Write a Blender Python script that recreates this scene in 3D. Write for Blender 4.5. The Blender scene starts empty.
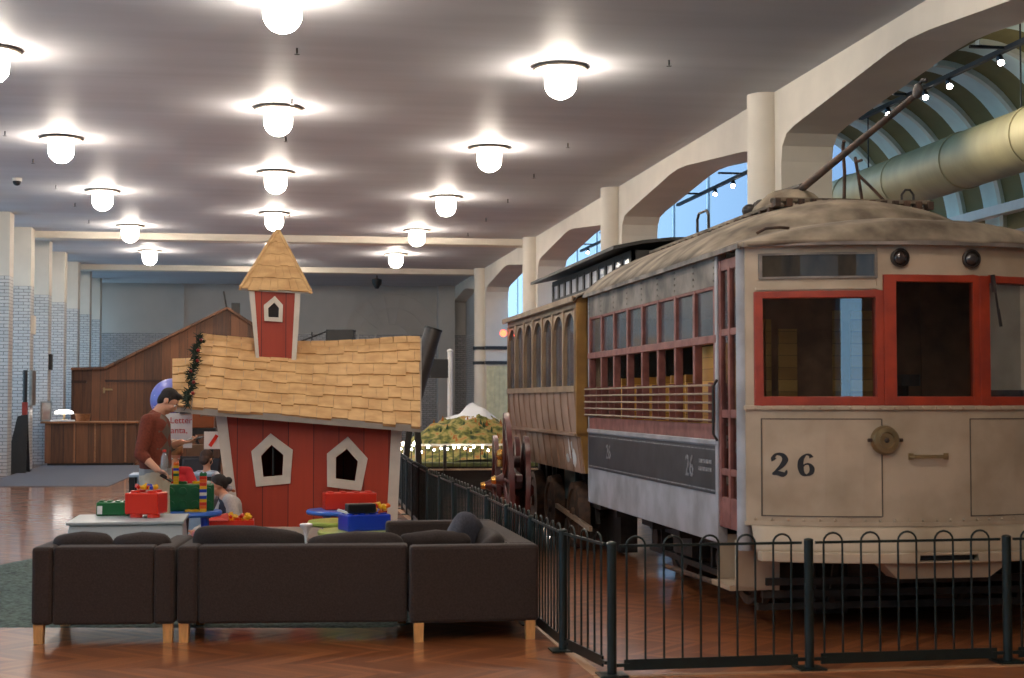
import bpy, bmesh, math, random
from mathutils import Vector, Matrix
random.seed(26)
S = bpy.context.scene
COL = S.collection
PI = math.pi
# ---------------------------------------------------------------- camera
FPX, CAMH = 1518.0, 1.65
PHI = math.atan(61/FPX)
THETA = math.atan(245/FPX*math.cos(PHI))
cd = bpy.data.cameras.new('camera'); cam = bpy.data.objects.new('camera', cd); COL.objects.link(cam)
cd.sensor_width = 23.6; cd.sensor_fit = 'HORIZONTAL'; cd.lens = FPX*23.6/1024
cam.location = (0, 0, CAMH); cam.rotation_euler = (PI/2+PHI, 0, -THETA)
cd.clip_start = .1; cd.clip_end = 300
cd.dof.use_dof = True; cd.dof.focus_distance = 16.5; cd.dof.aperture_fstop = 2.6
S.camera = cam
# ---------------------------------------------------------------- world, exposure
S.view_settings.view_transform = 'Standard'; S.view_settings.look = 'None'
S.view_settings.gamma = 1; S.view_settings.use_curve_mapping = False
S.view_settings.exposure = 0.6
S.cycles.use_denoising = True
S.cycles.max_bounces = 8; S.cycles.diffuse_bounces = 4; S.cycles.glossy_bounces = 4
S.cycles.transmission_bounces = 6; S.cycles.transparent_max_bounces = 12
S.cycles.caustics_reflective = False; S.cycles.caustics_refractive = False
S.cycles.sample_clamp_indirect = 4.0
LAMP_POWER = 60.0        # radiance of the ceiling globes
LAMP_COL = (1.0, .88, .75)
w = bpy.data.worlds.new('sky'); S.world = w; w.use_nodes = True
nt = w.node_tree; bg = nt.nodes['Background']
tc = nt.nodes.new('ShaderNodeTexCoord'); sp = nt.nodes.new('ShaderNodeSeparateXYZ'); rp = nt.nodes.new('ShaderNodeValToRGB')
nt.links.new(tc.outputs['Generated'], sp.inputs[0]); nt.links.new(sp.outputs['Z'], rp.inputs[0]); nt.links.new(rp.outputs[0], bg.inputs[0])
rp.color_ramp.elements[0].position = .2; rp.color_ramp.elements[0].color = (.42, .70, .92, 1)
rp.color_ramp.elements[1].position = .5; rp.color_ramp.elements[1].color = (.16, .46, .88, 1)
bg.inputs[1].default_value = 2.6

# ---------------------------------------------------------------- helpers
F_ = Vector((math.sin(THETA)*math.cos(PHI), math.cos(THETA)*math.cos(PHI), math.sin(PHI)))
R_ = Vector((math.cos(THETA), -math.sin(THETA), 0)); U_ = R_.cross(F_)
def at(px, py, Y):
    d = F_ + R_*((px-512)/FPX) + U_*((339-py)/FPX)
    return Vector((0, 0, CAMH)) + d*(Y/d.y)
def lin(c):
    return tuple((v/255/12.92 if v/255 <= .04045 else ((v/255+.055)/1.055)**2.4) for v in c)
def mat(name, rgb, rough=.5, metal=0., var=.12, scale=6., bump=0., stretch=(1, 1, 1), coat=0., alt=None, spec=.5, alpha=None, detail=4):
    """noise-varied principled material; rgb and alt in sRGB 0-255"""
    m = bpy.data.materials.new(name); m.use_nodes = True
    n = m.node_tree.nodes; l = m.node_tree.links; b = n['Principled BSDF']
    t = n.new('ShaderNodeTexCoord'); mp = n.new('ShaderNodeMapping'); mp.inputs['Scale'].default_value = stretch
    ns = n.new('ShaderNodeTexNoise'); ns.inputs['Scale'].default_value = scale; ns.inputs['Detail'].default_value = detail
    l.new(t.outputs['Object'], mp.inputs[0]); l.new(mp.outputs[0], ns.inputs['Vector'])
    r = n.new('ShaderNodeValToRGB'); c = lin(rgb)
    a0 = tuple(v*(1-var) for v in c); a1 = tuple(min(1, v*(1+var)) for v in c)
    if alt: a0 = lin(alt); a1 = c
    r.color_ramp.elements[0].position = .35; r.color_ramp.elements[1].position = .65
    r.color_ramp.elements[0].color = (*a0, 1); r.color_ramp.elements[1].color = (*a1, 1)
    l.new(ns.outputs[0], r.inputs[0]); l.new(r.outputs[0], b.inputs['Base Color'])
    b.inputs['Roughness'].default_value = rough; b.inputs['Metallic'].default_value = metal
    b.inputs['Specular IOR Level'].default_value = spec; b.inputs['Coat Weight'].default_value = coat; b.inputs['Coat Roughness'].default_value = .08
    if bump:
        bp = n.new('ShaderNodeBump'); bp.inputs['Strength'].default_value = bump; bp.inputs['Distance'].default_value = .02
        l.new(ns.outputs[0], bp.inputs['Height']); l.new(bp.outputs[0], b.inputs['Normal'])
    m['n'] = 1
    return m
def emit(name, rgb, power):
    m = bpy.data.materials.new(name); m.use_nodes = True; n = m.node_tree.nodes; l = m.node_tree.links
    n.remove(n['Principled BSDF']); e = n.new('ShaderNodeEmission'); e.inputs[0].default_value = (*rgb, 1); e.inputs[1].default_value = power
    l.new(e.outputs[0], n['Material Output'].inputs[0]); return m
def glass(name, tint=(.8, .85, .88), gloss=.12, rough=.02, haze=0., hazecol=(.5, .5, .5)):
    m = bpy.data.materials.new(name); m.use_nodes = True; n = m.node_tree.nodes; l = m.node_tree.links
    n.remove(n['Principled BSDF'])
    tr = n.new('ShaderNodeBsdfTransparent'); tr.inputs[0].default_value = (*tint, 1)
    g = n.new('ShaderNodeBsdfGlossy'); g.inputs['Roughness'].default_value = rough
    fr = n.new('ShaderNodeFresnel'); fr.inputs[0].default_value = 1.5
    ad = n.new('ShaderNodeMath'); ad.operation = 'ADD'; ad.inputs[1].default_value = gloss; ad.use_clamp = True
    mx = n.new('ShaderNodeMixShader'); l.new(fr.outputs[0], ad.inputs[0])
    ge = n.new('ShaderNodeNewGeometry'); iv = n.new('ShaderNodeMath'); iv.operation = 'SUBTRACT'; iv.inputs[0].default_value = 1; l.new(ge.outputs['Backfacing'], iv.inputs[1])
    mb_ = n.new('ShaderNodeMath'); mb_.operation = 'MULTIPLY'; l.new(ad.outputs[0], mb_.inputs[0]); l.new(iv.outputs[0], mb_.inputs[1]); l.new(mb_.outputs[0], mx.inputs[0])
    l.new(tr.outputs[0], mx.inputs[1]); l.new(g.outputs[0], mx.inputs[2])
    out = mx
    if haze:
        t = n.new('ShaderNodeTexCoord'); ns = n.new('ShaderNodeTexNoise'); ns.inputs['Scale'].default_value = 3
        mu = n.new('ShaderNodeMath'); mu.operation = 'MULTIPLY'; mu.inputs[1].default_value = haze*2
        l.new(t.outputs['Object'], ns.inputs['Vector']); l.new(ns.outputs[0], mu.inputs[0])
        d = n.new('ShaderNodeBsdfDiffuse'); d.inputs[0].default_value = (*hazecol, 1)
        m2 = n.new('ShaderNodeMixShader'); l.new(mu.outputs[0], m2.inputs[0]); l.new(mx.outputs[0], m2.inputs[1]); l.new(d.outputs[0], m2.inputs[2]); out = m2
    l.new(out.outputs[0], n['Material Output'].inputs[0]); return m

class MB:
    def __init__(s): s.bm = bmesh.new(); s.mi = 0
    def faces(s, vs, fs):
        V = [s.bm.verts.new(v) for v in vs]
        for f in fs:
            try: fc = s.bm.faces.new([V[i] for i in f]); fc.material_index = s.mi
            except ValueError: pass
        return V
    def box(s, x0, x1, y0, y1, z0, z1, M=None):
        vs = [Vector((x, y, z)) for z in (z0, z1) for y in (y0, y1) for x in (x0, x1)]
        if M is not None: vs = [M @ v for v in vs]
        s.faces(vs, [(0, 2, 3, 1), (4, 5, 7, 6), (0, 1, 5, 4), (2, 6, 7, 3), (1, 3, 7, 5), (0, 4, 6, 2)]); return s
    def hexa(s, b, t):
        """bottom quad b and top quad t, same winding"""
        s.faces(list(b)+list(t), [(0, 3, 2, 1), (4, 5, 6, 7), (0, 1, 5, 4), (1, 2, 6, 5), (2, 3, 7, 6), (3, 0, 4, 7)]); return s
    def prism(s, poly, ext):
        n = len(poly); ext = Vector(ext); P = [Vector(p) for p in poly]
        s.faces(P+[p+ext for p in P], [tuple(range(n))[::-1], tuple(range(n, 2*n))]+[(i, (i+1) % n, n+(i+1) % n, n+i) for i in range(n)]); return s
    def bar(s, a, b, wd, ht, up=(0, 0, 1)):
        a = Vector(a); b = Vector(b); d = (b-a).normalized(); u = Vector(up)
        sd = d.cross(u)
        if sd.length < 1e-4: sd = d.cross(Vector((1, 0, 0)))
        sd.normalize(); u = sd.cross(d)
        q = [sd*wd/2*i+u*ht/2*j for i, j in ((-1, -1), (1, -1), (1, 1), (-1, 1))]
        s.hexa([a+v for v in q], [b+v for v in q]); return s
    def cyl(s, a, b, r0, r1=None, n=16, caps=True):
        r1 = r0 if r1 is None else r1
        a = Vector(a); b = Vector(b); d = (b-a).normalized()
        u = d.orthogonal().normalized(); v = d.cross(u)
        vs = [a+(u*math.cos(2*PI*i/n)+v*math.sin(2*PI*i/n))*r0 for i in range(n)]+[b+(u*math.cos(2*PI*i/n)+v*math.sin(2*PI*i/n))*r1 for i in range(n)]
        fs = [(i, (i+1) % n, n+(i+1) % n, n+i) for i in range(n)]
        if caps: fs += [tuple(range(n))[::-1], tuple(range(n, 2*n))]
        s.faces(vs, fs); return s
    def tube(s, pts, r, n=8):
        P = [Vector(p) for p in pts]; rs = r if isinstance(r, (list, tuple)) else [r]*len(P)
        u = None; vs = []; fs = []
        for i, p in enumerate(P):
            d = (P[min(i+1, len(P)-1)]-P[max(i-1, 0)]).normalized()
            u = d.orthogonal().normalized() if u is None else (u-d*u.dot(d)).normalized()
            v = d.cross(u)
            vs += [p+(u*math.cos(2*PI*k/n)+v*math.sin(2*PI*k/n))*rs[i] for k in range(n)]
        for i in range(len(P)-1):
            fs += [(i*n+k, i*n+(k+1) % n, (i+1)*n+(k+1) % n, (i+1)*n+k) for k in range(n)]
        fs += [tuple(range(n))[::-1], tuple(range((len(P)-1)*n, len(P)*n))]
        s.faces(vs, fs); return s
    def ell(s, c, r, nu=16, nv=10, M=None):
        c = Vector(c); r = (r, r, r) if not isinstance(r, (tuple, list)) else r
        vs = []; fs = []
        for j in range(1, nv):
            th = PI*j/nv
            for i in range(nu):
                ph = 2*PI*i/nu; v = Vector((r[0]*math.sin(th)*math.cos(ph), r[1]*math.sin(th)*math.sin(ph), r[2]*math.cos(th)))
                vs.append(c+(M @ v if M is not None else v))
        tp, bt = Vector((0, 0, r[2])), Vector((0, 0, -r[2]))
        if M is not None: tp = M @ tp; bt = M @ bt
        vs += [c+tp, c+bt]; T = len(vs)-2
        for j in range(nv-2): fs += [(j*nu+i, (j+1)*nu+i, (j+1)*nu+(i+1) % nu, j*nu+(i+1) % nu) for i in range(nu)]
        fs += [(T, i, (i+1) % nu) for i in range(nu)]+[(T+1, (nv-2)*nu+(i+1) % nu, (nv-2)*nu+i) for i in range(nu)]
        s.faces(vs, fs); return s
    def lathe(s, prof, c, n=24, axis='z'):
        """prof = [(r, h)]; closed at the ends when r = 0"""
        c = Vector(c); vs = []; fs = []
        for r, h in prof:
            for i in range(n):
                a = 2*PI*i/n; x, y = r*math.cos(a), r*math.sin(a)
                vs.append(c+(Vector((x, y, h)) if axis == 'z' else Vector((x, h, y)) if axis == 'y' else Vector((h, x, y))))
        m = len(prof)
        for j in range(m-1): fs += [(j*n+i, j*n+(i+1) % n, (j+1)*n+(i+1) % n, (j+1)*n+i) for i in range(n)]
        if prof[0][0] > 0: fs.append(tuple(range(n))[::-1])
        if prof[-1][0] > 0: fs.append(tuple(range((m-1)*n, m*n)))
        s.faces(vs, fs); return s
    def cap(s, a, b, ra, rb):
        """tapered capsule"""
        s.ell(a, ra, 14, 9); s.ell(b, rb, 14, 9); s.cyl(a, b, ra, rb, 14); return s
    def grid(s, fn, nu, nv, closed=False):
        vs = [fn(i/nu, j/nv) for j in range(nv+1) for i in range(nu+1)]
        s.faces(vs, [(j*(nu+1)+i, j*(nu+1)+i+1, (j+1)*(nu+1)+i+1, (j+1)*(nu+1)+i) for j in range(nv) for i in range(nu)]); return s
    def build(s, name, m, parent=None, bevel=0., smooth=False, remesh=0., solid=0., clean=True, sm_iter=6, label=None):
        me = bpy.data.meshes.new(name)
        if clean:
            bmesh.ops.remove_doubles(s.bm, verts=s.bm.verts, dist=1e-6) if not remesh else None
            bmesh.ops.recalc_face_normals(s.bm, faces=s.bm.faces)
        s.bm.to_mesh(me); s.bm.free()
        for x in (m if isinstance(m, (list, tuple)) else [m]): me.materials.append(x)
        o = bpy.data.objects.new(name, me); COL.objects.link(o)
        if parent is not None:
            o.parent = parent
            if parent.type == 'EMPTY': o.matrix_parent_inverse = parent.matrix_basis.inverted()
        if remesh:
            r = o.modifiers.new('r', 'REMESH'); r.mode = 'VOXEL'; r.voxel_size = remesh; r.use_smooth_shade = True
            k = o.modifiers.new('s', 'SMOOTH'); k.iterations = sm_iter; k.factor = .5
        if solid:
            k = o.modifiers.new('t', 'SOLIDIFY'); k.thickness = solid; k.offset = 0
        if bevel:
            k = o.modifiers.new('b', 'BEVEL'); k.width = bevel; k.segments = 2; k.limit_method = 'ANGLE'
        if smooth:
            for p in me.polygons: p.use_smooth = True
            if smooth != 'all':
                try:
                    bmx = bmesh.new(); bmx.from_mesh(me)
                    for e in bmx.edges:
                        if len(e.link_faces) == 2 and e.calc_face_angle(0) > .7: e.smooth = False
                    bmx.to_mesh(me); bmx.free()
                except Exception: pass
        if label: o['label'] = label
        return o
def thing(name, label, cat, loc=(0, 0, 0), group=None):
    o = bpy.data.objects.new(name, None); COL.objects.link(o); o.location = loc; o.empty_display_size = .1
    o['label'] = label; o['category'] = cat
    if group: o['group'] = group
    return o
def tag(o, label, cat, group=None):
    o['label'] = label; o['category'] = cat
    if group: o['group'] = group
    return o
def struct(o): o['kind'] = 'structure'; return o
KIDS = {}
def dup(root, delta, label=None, group=None, rotz=0):
    def cp(o, parent):
        c = o.copy(); COL.objects.link(c)
        if parent is not None:
            c.parent = parent; c.matrix_parent_inverse = o.matrix_parent_inverse.copy()
        for ch in [k for k in o.children]: cp(ch, c)
        return c
    r = cp(root, None); r.location = root.location+Vector(delta); r.rotation_euler.z = root.rotation_euler.z+rotz
    if label: r['label'] = label
    if group: r['group'] = group
    return r
def text(body, size, m, parent, loc, rot, name='lettering', ext=.003, align='CENTER'):
    c = bpy.data.curves.new(name, 'FONT'); c.body = body; c.size = size; c.extrude = ext; c.align_x = align; c.align_y = 'CENTER'
    c.materials.append(m); t_ = bpy.data.objects.new('lettering_source', c); me = bpy.data.meshes.new_from_object(t_); bpy.data.objects.remove(t_)
    o = bpy.data.objects.new(name, me); COL.objects.link(o)
    if not me.materials: me.materials.append(m)
    o.location = loc; o.rotation_euler = rot; o.parent = parent
    if parent.type == 'EMPTY': o.matrix_parent_inverse = parent.matrix_basis.inverted()
    return o
# ---------------------------------------------------------------- materials
def nodes_of(m): return m.node_tree.nodes, m.node_tree.links
def floor_material():
    m = mat('parquet', (128, 66, 34), .40, spec=.7, coat=.85)
    n, l = nodes_of(m); b = n['Principled BSDF']; b.inputs['Coat Roughness'].default_value = .1
    t = n.new('ShaderNodeTexCoord'); sp = n.new('ShaderNodeSeparateXYZ'); l.new(t.outputs['Object'], sp.inputs[0])
    def mth(op, a, c=None, d=None):
        k = n.new('ShaderNodeMath'); k.operation = op
        for i, v in enumerate((a, c, d)):
            if v is None: continue
            if isinstance(v, (int, float)): k.inputs[i].default_value = v
            else: l.new(v, k.inputs[i])
        return k.outputs[0]
    W, PW = .42, .085
    xs = mth('DIVIDE', sp.outputs[1], W); col = mth('FLOOR', xs); fr = mth('FRACT', xs)
    tri = mth('MULTIPLY', mth('PINGPONG', sp.outputs[1], W), 1.0)
    u = mth('DIVIDE', mth('ADD', sp.outputs[0], tri), PW)
    pl = mth('FLOOR', u)
    cb = n.new('ShaderNodeCombineXYZ'); l.new(col, cb.inputs[0]); l.new(pl, cb.inputs[1])
    wn = n.new('ShaderNodeTexWhiteNoise'); wn.noise_dimensions = '2D'; l.new(cb.outputs[0], wn.inputs[0])
    r = n.new('ShaderNodeValToRGB'); l.new(wn.outputs[0], r.inputs[0])
    r.color_ramp.elements[0].color = (*lin((132, 72, 36)), 1); r.color_ramp.elements[1].color = (*lin((182, 110, 62)), 1)
    edge = mth('LESS_THAN', mth('FRACT', u), .05)
    mx = n.new('ShaderNodeMixRGB'); l.new(edge, mx.inputs[0]); l.new(r.outputs[0], mx.inputs[1]); mx.inputs[2].default_value = (*lin((96, 50, 26)), 1)
    l.new(mx.outputs[0], b.inputs['Base Color'])
    return m
def board_material(name, c0, c1, width, rough=.55, axis=0, grain=(14, 14, 1.2)):
    m = mat(name, c0, rough); n, l = nodes_of(m); b = n['Principled BSDF']
    t = n.new('ShaderNodeTexCoord'); sp = n.new('ShaderNodeSeparateXYZ'); l.new(t.outputs['Object'], sp.inputs[0])
    k = n.new('ShaderNodeMath'); k.operation = 'DIVIDE'; k.inputs[1].default_value = width
    if axis == 2: l.new(sp.outputs[2], k.inputs[0])
    else:
        ad = n.new('ShaderNodeMath'); l.new(sp.outputs[0], ad.inputs[0]); l.new(sp.outputs[1], ad.inputs[1]); l.new(ad.outputs[0], k.inputs[0])
    fl = n.new('ShaderNodeMath'); fl.operation = 'FLOOR'; l.new(k.outputs[0], fl.inputs[0])
    fr = n.new('ShaderNodeMath'); fr.operation = 'FRACT'; l.new(k.outputs[0], fr.inputs[0])
    wn = n.new('ShaderNodeTexWhiteNoise'); wn.noise_dimensions = '1D'; l.new(fl.outputs[0], wn.inputs['W'])
    mp = n.new('ShaderNodeMapping'); mp.inputs['Scale'].default_value = grain; l.new(t.outputs['Object'], mp.inputs[0])
    ns = n.new('ShaderNodeTexNoise'); ns.inputs['Scale'].default_value = 1.5; ns.inputs['Detail'].default_value = 5; l.new(mp.outputs[0], ns.inputs['Vector'])
    ad2 = n.new('ShaderNodeMath'); ad2.operation = 'MULTIPLY_ADD'; ad2.inputs[1].default_value = .55; l.new(wn.outputs[0], ad2.inputs[0])
    sc = n.new('ShaderNodeMath'); sc.operation = 'MULTIPLY'; sc.inputs[1].default_value = .6; l.new(ns.outputs[0], sc.inputs[0]); l.new(sc.outputs[0], ad2.inputs[2])
    r = n.new('ShaderNodeValToRGB'); l.new(ad2.outputs[0], r.inputs[0])
    r.color_ramp.elements[0].position = .15; r.color_ramp.elements[1].position = .9
    r.color_ramp.elements[0].color = (*lin(c0), 1); r.color_ramp.elements[1].color = (*lin(c1), 1)
    lt = n.new('ShaderNodeMath'); lt.operation = 'LESS_THAN'; lt.inputs[1].default_value = .035; l.new(fr.outputs[0], lt.inputs[0])
    mx = n.new('ShaderNodeMixRGB'); l.new(lt.outputs[0], mx.inputs[0]); l.new(r.outputs[0], mx.inputs[1]); mx.inputs[2].default_value = (*[v*.35 for v in lin(c0)], 1)
    l.new(mx.outputs[0], b.inputs['Base Color']); return m
def brick_material(name, c1, c2, mortar, bw=.22, bh=.075):
    m = mat(name, c1, .35); n, l = nodes_of(m); b = n['Principled BSDF']
    t = n.new('ShaderNodeTexCoord'); sp = n.new('ShaderNodeSeparateXYZ'); l.new(t.outputs['Object'], sp.inputs[0])
    ad = n.new('ShaderNodeMath'); l.new(sp.outputs[0], ad.inputs[0]); l.new(sp.outputs[1], ad.inputs[1])
    cb = n.new('ShaderNodeCombineXYZ'); l.new(ad.outputs[0], cb.inputs[0]); l.new(sp.outputs[2], cb.inputs[1])
    br = n.new('ShaderNodeTexBrick'); l.new(cb.outputs[0], br.inputs['Vector'])
    br.inputs['Color1'].default_value = (*lin(c1), 1); br.inputs['Color2'].default_value = (*lin(c2), 1); br.inputs['Mortar'].default_value = (*lin(mortar), 1)
    br.inputs['Scale'].default_value = 1; br.inputs['Brick Width'].default_value = bw; br.inputs['Row Height'].default_value = bh; br.inputs['Mortar Size'].default_value = .008
    l.new(br.outputs[0], b.inputs['Base Color']); return m
def weave(name, rgb, rough=.9, var=.25):
    m = mat(name, rgb, rough, var=var, scale=90, bump=.15); m.node_tree.nodes['Principled BSDF'].inputs['Sheen Weight'].default_value = .04; return m

K = {}
K['floor'] = floor_material()
K['ceil'] = mat('ceiling_paint', (183, 184, 188), .72, var=.05, scale=.7, stretch=(.4, 3, 1), spec=.12, coat=.05)
K['ceil'].node_tree.nodes['Principled BSDF'].inputs['Coat Roughness'].default_value = .34
K['cream'] = mat('cream_plaster', (208, 199, 184), .7, var=.04, scale=2, bump=.02)
K['far_grey'] = mat('far_wall_plaster', (178, 176, 172), .8, var=.05, scale=1)
K['brick'] = brick_material('glazed_brick', (196, 192, 186), (178, 176, 172), (120, 116, 112))
K['brickfar'] = brick_material('dark_glazed_brick', (160, 160, 162), (140, 142, 146), (96, 96, 98))
K['outwall'] = mat('outer_stone', (150, 150, 150), .8)
K['pane'] = glass('window_pane', (.92, .96, 1), .03, .05)
K['white_metal'] = mat('white_paint', (225, 222, 214), .45, var=.04)
K['dark_metal'] = mat('dark_iron', (38, 36, 34), .5, .4, var=.3, scale=12)
K['black'] = mat('black_paint', (20, 20, 21), .5, var=.3, scale=20)
K['fence'] = mat('fence_paint', (22, 34, 31), .38, .2, var=.2, scale=14)
K['tan_strip'] = mat('tan_floor_strip', (176, 132, 96), .4)
K['globe'] = emit('lit_globe', LAMP_COL, LAMP_POWER)
K['steel'] = mat('steel', (150, 148, 142), .35, .8, var=.15, scale=8)
K['vault'] = mat('olive_vault', (112, 102, 62), .8, var=.12, scale=1.5)
K['rib'] = mat('vault_rib_white', (196, 194, 176), .6, var=.06)
K['duct'] = mat('duct_metal', (150, 140, 104), .55, .2, var=.1, scale=1.4, bump=.06, stretch=(1, 3, 1))
K['wood'] = board_material('barn_boards', (40, 22, 12), (124, 76, 42), .24)
K['wood2'] = board_material('counter_boards', (52, 29, 15), (130, 82, 48), .3)
K['wood_top'] = mat('counter_top_wood', (150, 100, 62), .4, var=.2, scale=5, stretch=(.5, 6, 6))
K['carpet'] = mat('grey_carpet', (96, 96, 100), .95, var=.15, scale=60, bump=.2)
K['sofa'] = weave('brown_black_upholstery', (50, 37, 30))
K['sofa_pillow'] = weave('dark_cushion_fabric', (46, 35, 30))
K['grey_pillow'] = weave('slate_cushion_fabric', (66, 66, 74))
K['birch'] = mat('birch_leg', (216, 160, 96), .45, var=.12, scale=8, stretch=(6, 6, 1))
K['rug'] = mat('shag_rug', (78, 92, 84), .95, var=.45, scale=26, bump=.8)

# ---------------------------------------------------------------- the building
XL, XR, ZC, YB, YF = -6.95, 6.65, 5.75, -3.0, 54.6
BAYC = [5.9-9.1*0+9.1*i for i in range(-1, 6)]          # arch centres of the right wall
BAYC = [15.0+9.1*i for i in range(-2, 5)]
struct(MB().box(XL-.5, 17, YB-.3, YF+.3, -.25, 0).box(XR, 17, YF+.3, 130, -.25, 0).build('floor', K['floor']))
struct(MB().box(XL-.3, XR+.7, YB-.3, YF+.3, ZC, ZC+.25).build('ceiling', K['ceil']))
for i, y in enumerate((38.05, 47.15)):
    struct(MB().box(XL, XR, y, y+.55, 5.58, ZC+.02).build('trim_1', K['cream'], bevel=.02))
K['back_wall'] = mat('brown_grey_back_wall', (98, 84, 74), .8)
wbk = MB(); xs_ = [XL-.3, -4.2, -3.7, -1.6, -1.1, .2, .62, 1.5, 1.8, 4.2, 4.6, 8.4, 8.7, 9.4, 9.75, 11.7]  # gaps added behind the camera to give the streetcar glass blue reflections
for k in range(0, len(xs_), 2): wbk.box(xs_[k], xs_[k+1], YB-.3, YB, 0, 7)
wbk.box(XL-.3, 11.7, YB-.28, YB-.02, 0, 1.0).box(XL-.3, 11.7, YB-.28, YB-.02, 4.4, 7)
struct(wbk.build('wall_back', K['back_wall']))
struct(MB().box(XL, 11.6, YB-.2, YB-.18, .9, 4.5).build('window_31', K['pane']))  # pane over the added reflection gaps, out of view
# far wall: plaster above dark brick, a blind round arch in relief
wf = MB(); wf.box(XL-.3, XR+.7, YF, YF+.3, 4.0, ZC); wf.mi = 1; wf.box(XL-.3, XR+.7, YF-.01, YF+.3, 0, 4.0)
struct(wf.build('wall_far', [K['far_grey'], K['brickfar']]))
ar = MB()
ac = Vector((4.45, YF-.03, 3.75))
for r0, r1, dp in ((1.72, 1.80, .07), (1.22, 1.29, .06), (.62, .68, .05)):
    for k in range(28):
        a, b = PI*k/28, PI*(k+1)/28
        P = lambda r, t: ac+Vector((r*math.cos(t), 0, r*math.sin(t)))
        ar.prism([P(r0, a), P(r1, a), P(r1, b), P(r0, b)], (0, -dp, 0))
for k in range(1, 9):
    a = PI*k/9; d = Vector((math.cos(a), 0, math.sin(a)))
    ar.bar(ac+d*.68, ac+d*1.72, .03, .05, up=(0, 1, 0))
ar.box(ac.x-1.8, ac.x+1.8, YF-.1, YF, 3.66, 3.75)
struct(ar.build('trim_2', K['far_grey']))
struct(MB().box(-3.0, -2.9, YF-.12, YF, 2, ZC).box(6.05, XR, YF-.5, YF, 0, ZC).build('trim_3', K['far_grey']))
# left wall: brick piers every 3.05 m with a tall window between each pair
PY = [34.25+3.03*i for i in range(-12, 7)]
wl = MB()
wl.box(XL-.3, XL, YB, YF, 0, .9); wl.box(XL-.3, XL, YB, YF, 4.9, ZC)
for y in PY: wl.box(XL-.3, XL, y-.15, y+.7, .9, 4.9)
struct(wl.build('wall_left', K['cream']))
for i, y in enumerate(PY):
    c = MB(); c.mi = 0; c.box(XL, -5.55, y, y+.55, 4.35, ZC); c.mi = 1; c.box(XL, -5.55, y, y+.55, 0, 4.35)
    struct(c.build('pillar', [K['cream'], K['brick']]))
    if i+1 < len(PY):
        y0, y1 = y+.7, y+3.03-.15
        g = MB(); g.box(XL-.2, XL-.17, y0, y1, .9, 4.9); wo = struct(g.build('window_%d' % (i+1), K['pane']))
        m_ = MB()
        for yy in (y0, (y0+y1)/2-.03, y1-.06): m_.box(XL-.24, XL-.12, yy, yy+.06, .9, 4.9)
        for zz in (.9, 1.9, 2.9, 3.9, 4.84): m_.box(XL-.235, XL-.125, y0, y1, zz, zz+.06)
        fr_ = m_.build('window_frame', K['white_metal'], wo); fr_['kind'] = 'structure'
# right wall: piers and low pointed arches
prof = [(-4.02, 0), (-4.02, 4.78), (-3.97, 4.98), (-3.8, 5.12), (-3.5, 5.17), (-.5, 5.43), (0, 5.45), (.5, 5.43), (3.5, 5.17), (3.8, 5.12), (3.97, 4.98), (4.02, 4.78), (4.02, 0)]
wr = MB()
for c in BAYC:
    for (a, za), (b, zb) in zip(prof[1:-2], prof[2:-1]):
        wr.prism([(XR, c+a, za), (XR, c+b, zb), (XR, c+b, ZC), (XR, c+a, ZC)], (.7, 0, 0))
    wr.box(XR, XR+.7, c+4.02, c+9.1-4.02, 0, ZC)
struct(wr.build('wall_right', K['cream']))
wr2 = MB(); wr2.box(XR+.45, XR+.7, 47.0, 49.3, 4.0, ZC); wr2.box(XR+.45, XR+.7, 51.2, YF, 4.0, ZC); wr2.box(XR+.45, XR+.7, 49.3, 51.2, 5.1, ZC); wr2.mi = 1; wr2.box(XR+.45, XR+.7, 47.0, YF, 0, 4.0)
struct(MB().box(XR+.55, XR+.57, 49.3, 51.2, 4.0, 5.1).build('window_33', K['pane']))
struct(wr2.build('wall_alcove', [K['far_grey'], K['brick']]))
for c in BAYC[1:]:
    p_ = MB().cyl((XR-.06, c+4.5, 0), (XR-.06, c+4.5, ZC), .235, n=32)
    struct(p_.build('pillar', K['cream'], smooth=True))
# hall beyond the arches: glazed far side, olive ribbed vault, big duct
K['blue_pane'] = glass('blue_tinted_pane', (.035, .14, .30), .04, .05)  # tint dims the bright sky and puts its blue into the glass
og = MB(); og.box(13.0, 13.04, 27.2, 130, .8, 12); struct(og.build('window_30', K['blue_pane']))
om = MB()
for k in range(26): om.box(12.96, 13.08, 28.1+3.9*k, 28.1+3.9*k+.05, .8, 12)
for z in (.8, 3.0, 9.4): om.box(12.95, 13.09, 27.2, 130, z, z+.07)
struct(om.build('trim_4', K['white_metal']))
struct(MB().box(13.0, 13.2, 27.2, 130, 0, .8).box(11.45, 11.6, -3, 27.2, 0, 4.35).box(11.45, 13.2, 27.1, 27.3, 0, 4.35).build('wall_outer', K['outwall']))
struct(MB().box(11.25, 11.5, -3, 27.2, 4.55, 4.7).build('trim_5', K['white_metal']))
VC, VR = Vector((9.7, 0, 4.3)), (1.75, 2.35)
K['skypane'] = mat('whitened_glass_strip', (200, 216, 208), .4, var=.1, scale=2)
def vp(t, s=1.0): return VC.x+VR[0]*s*math.sin(t), VC.z+VR[1]*s*math.cos(t)
def vband(m, y0, y1, s0, s1, n=20):
    for k in range(n):
        a, b = PI/2*k/n, PI/2*(k+1)/n
        p = [vp(a, s0), vp(a, s1), vp(b, s1), vp(b, s0)]
        m.prism([(x, y0, z) for x, z in p], (0, y1-y0, 0))
vo, vs_, vr = MB(), MB(), MB()
for k in range(22):
    y = 26.9-1.33*k
    vband(vs_, y-.60, y, 1.0, 1.05); vband(vr, y-.72, y-.60, .965, 1.05); vband(vo, y-1.33, y-.72, 1.0, 1.05)
vo.box(7.3, 9.72, -3, 27.2, 6.64, 6.76)
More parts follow.
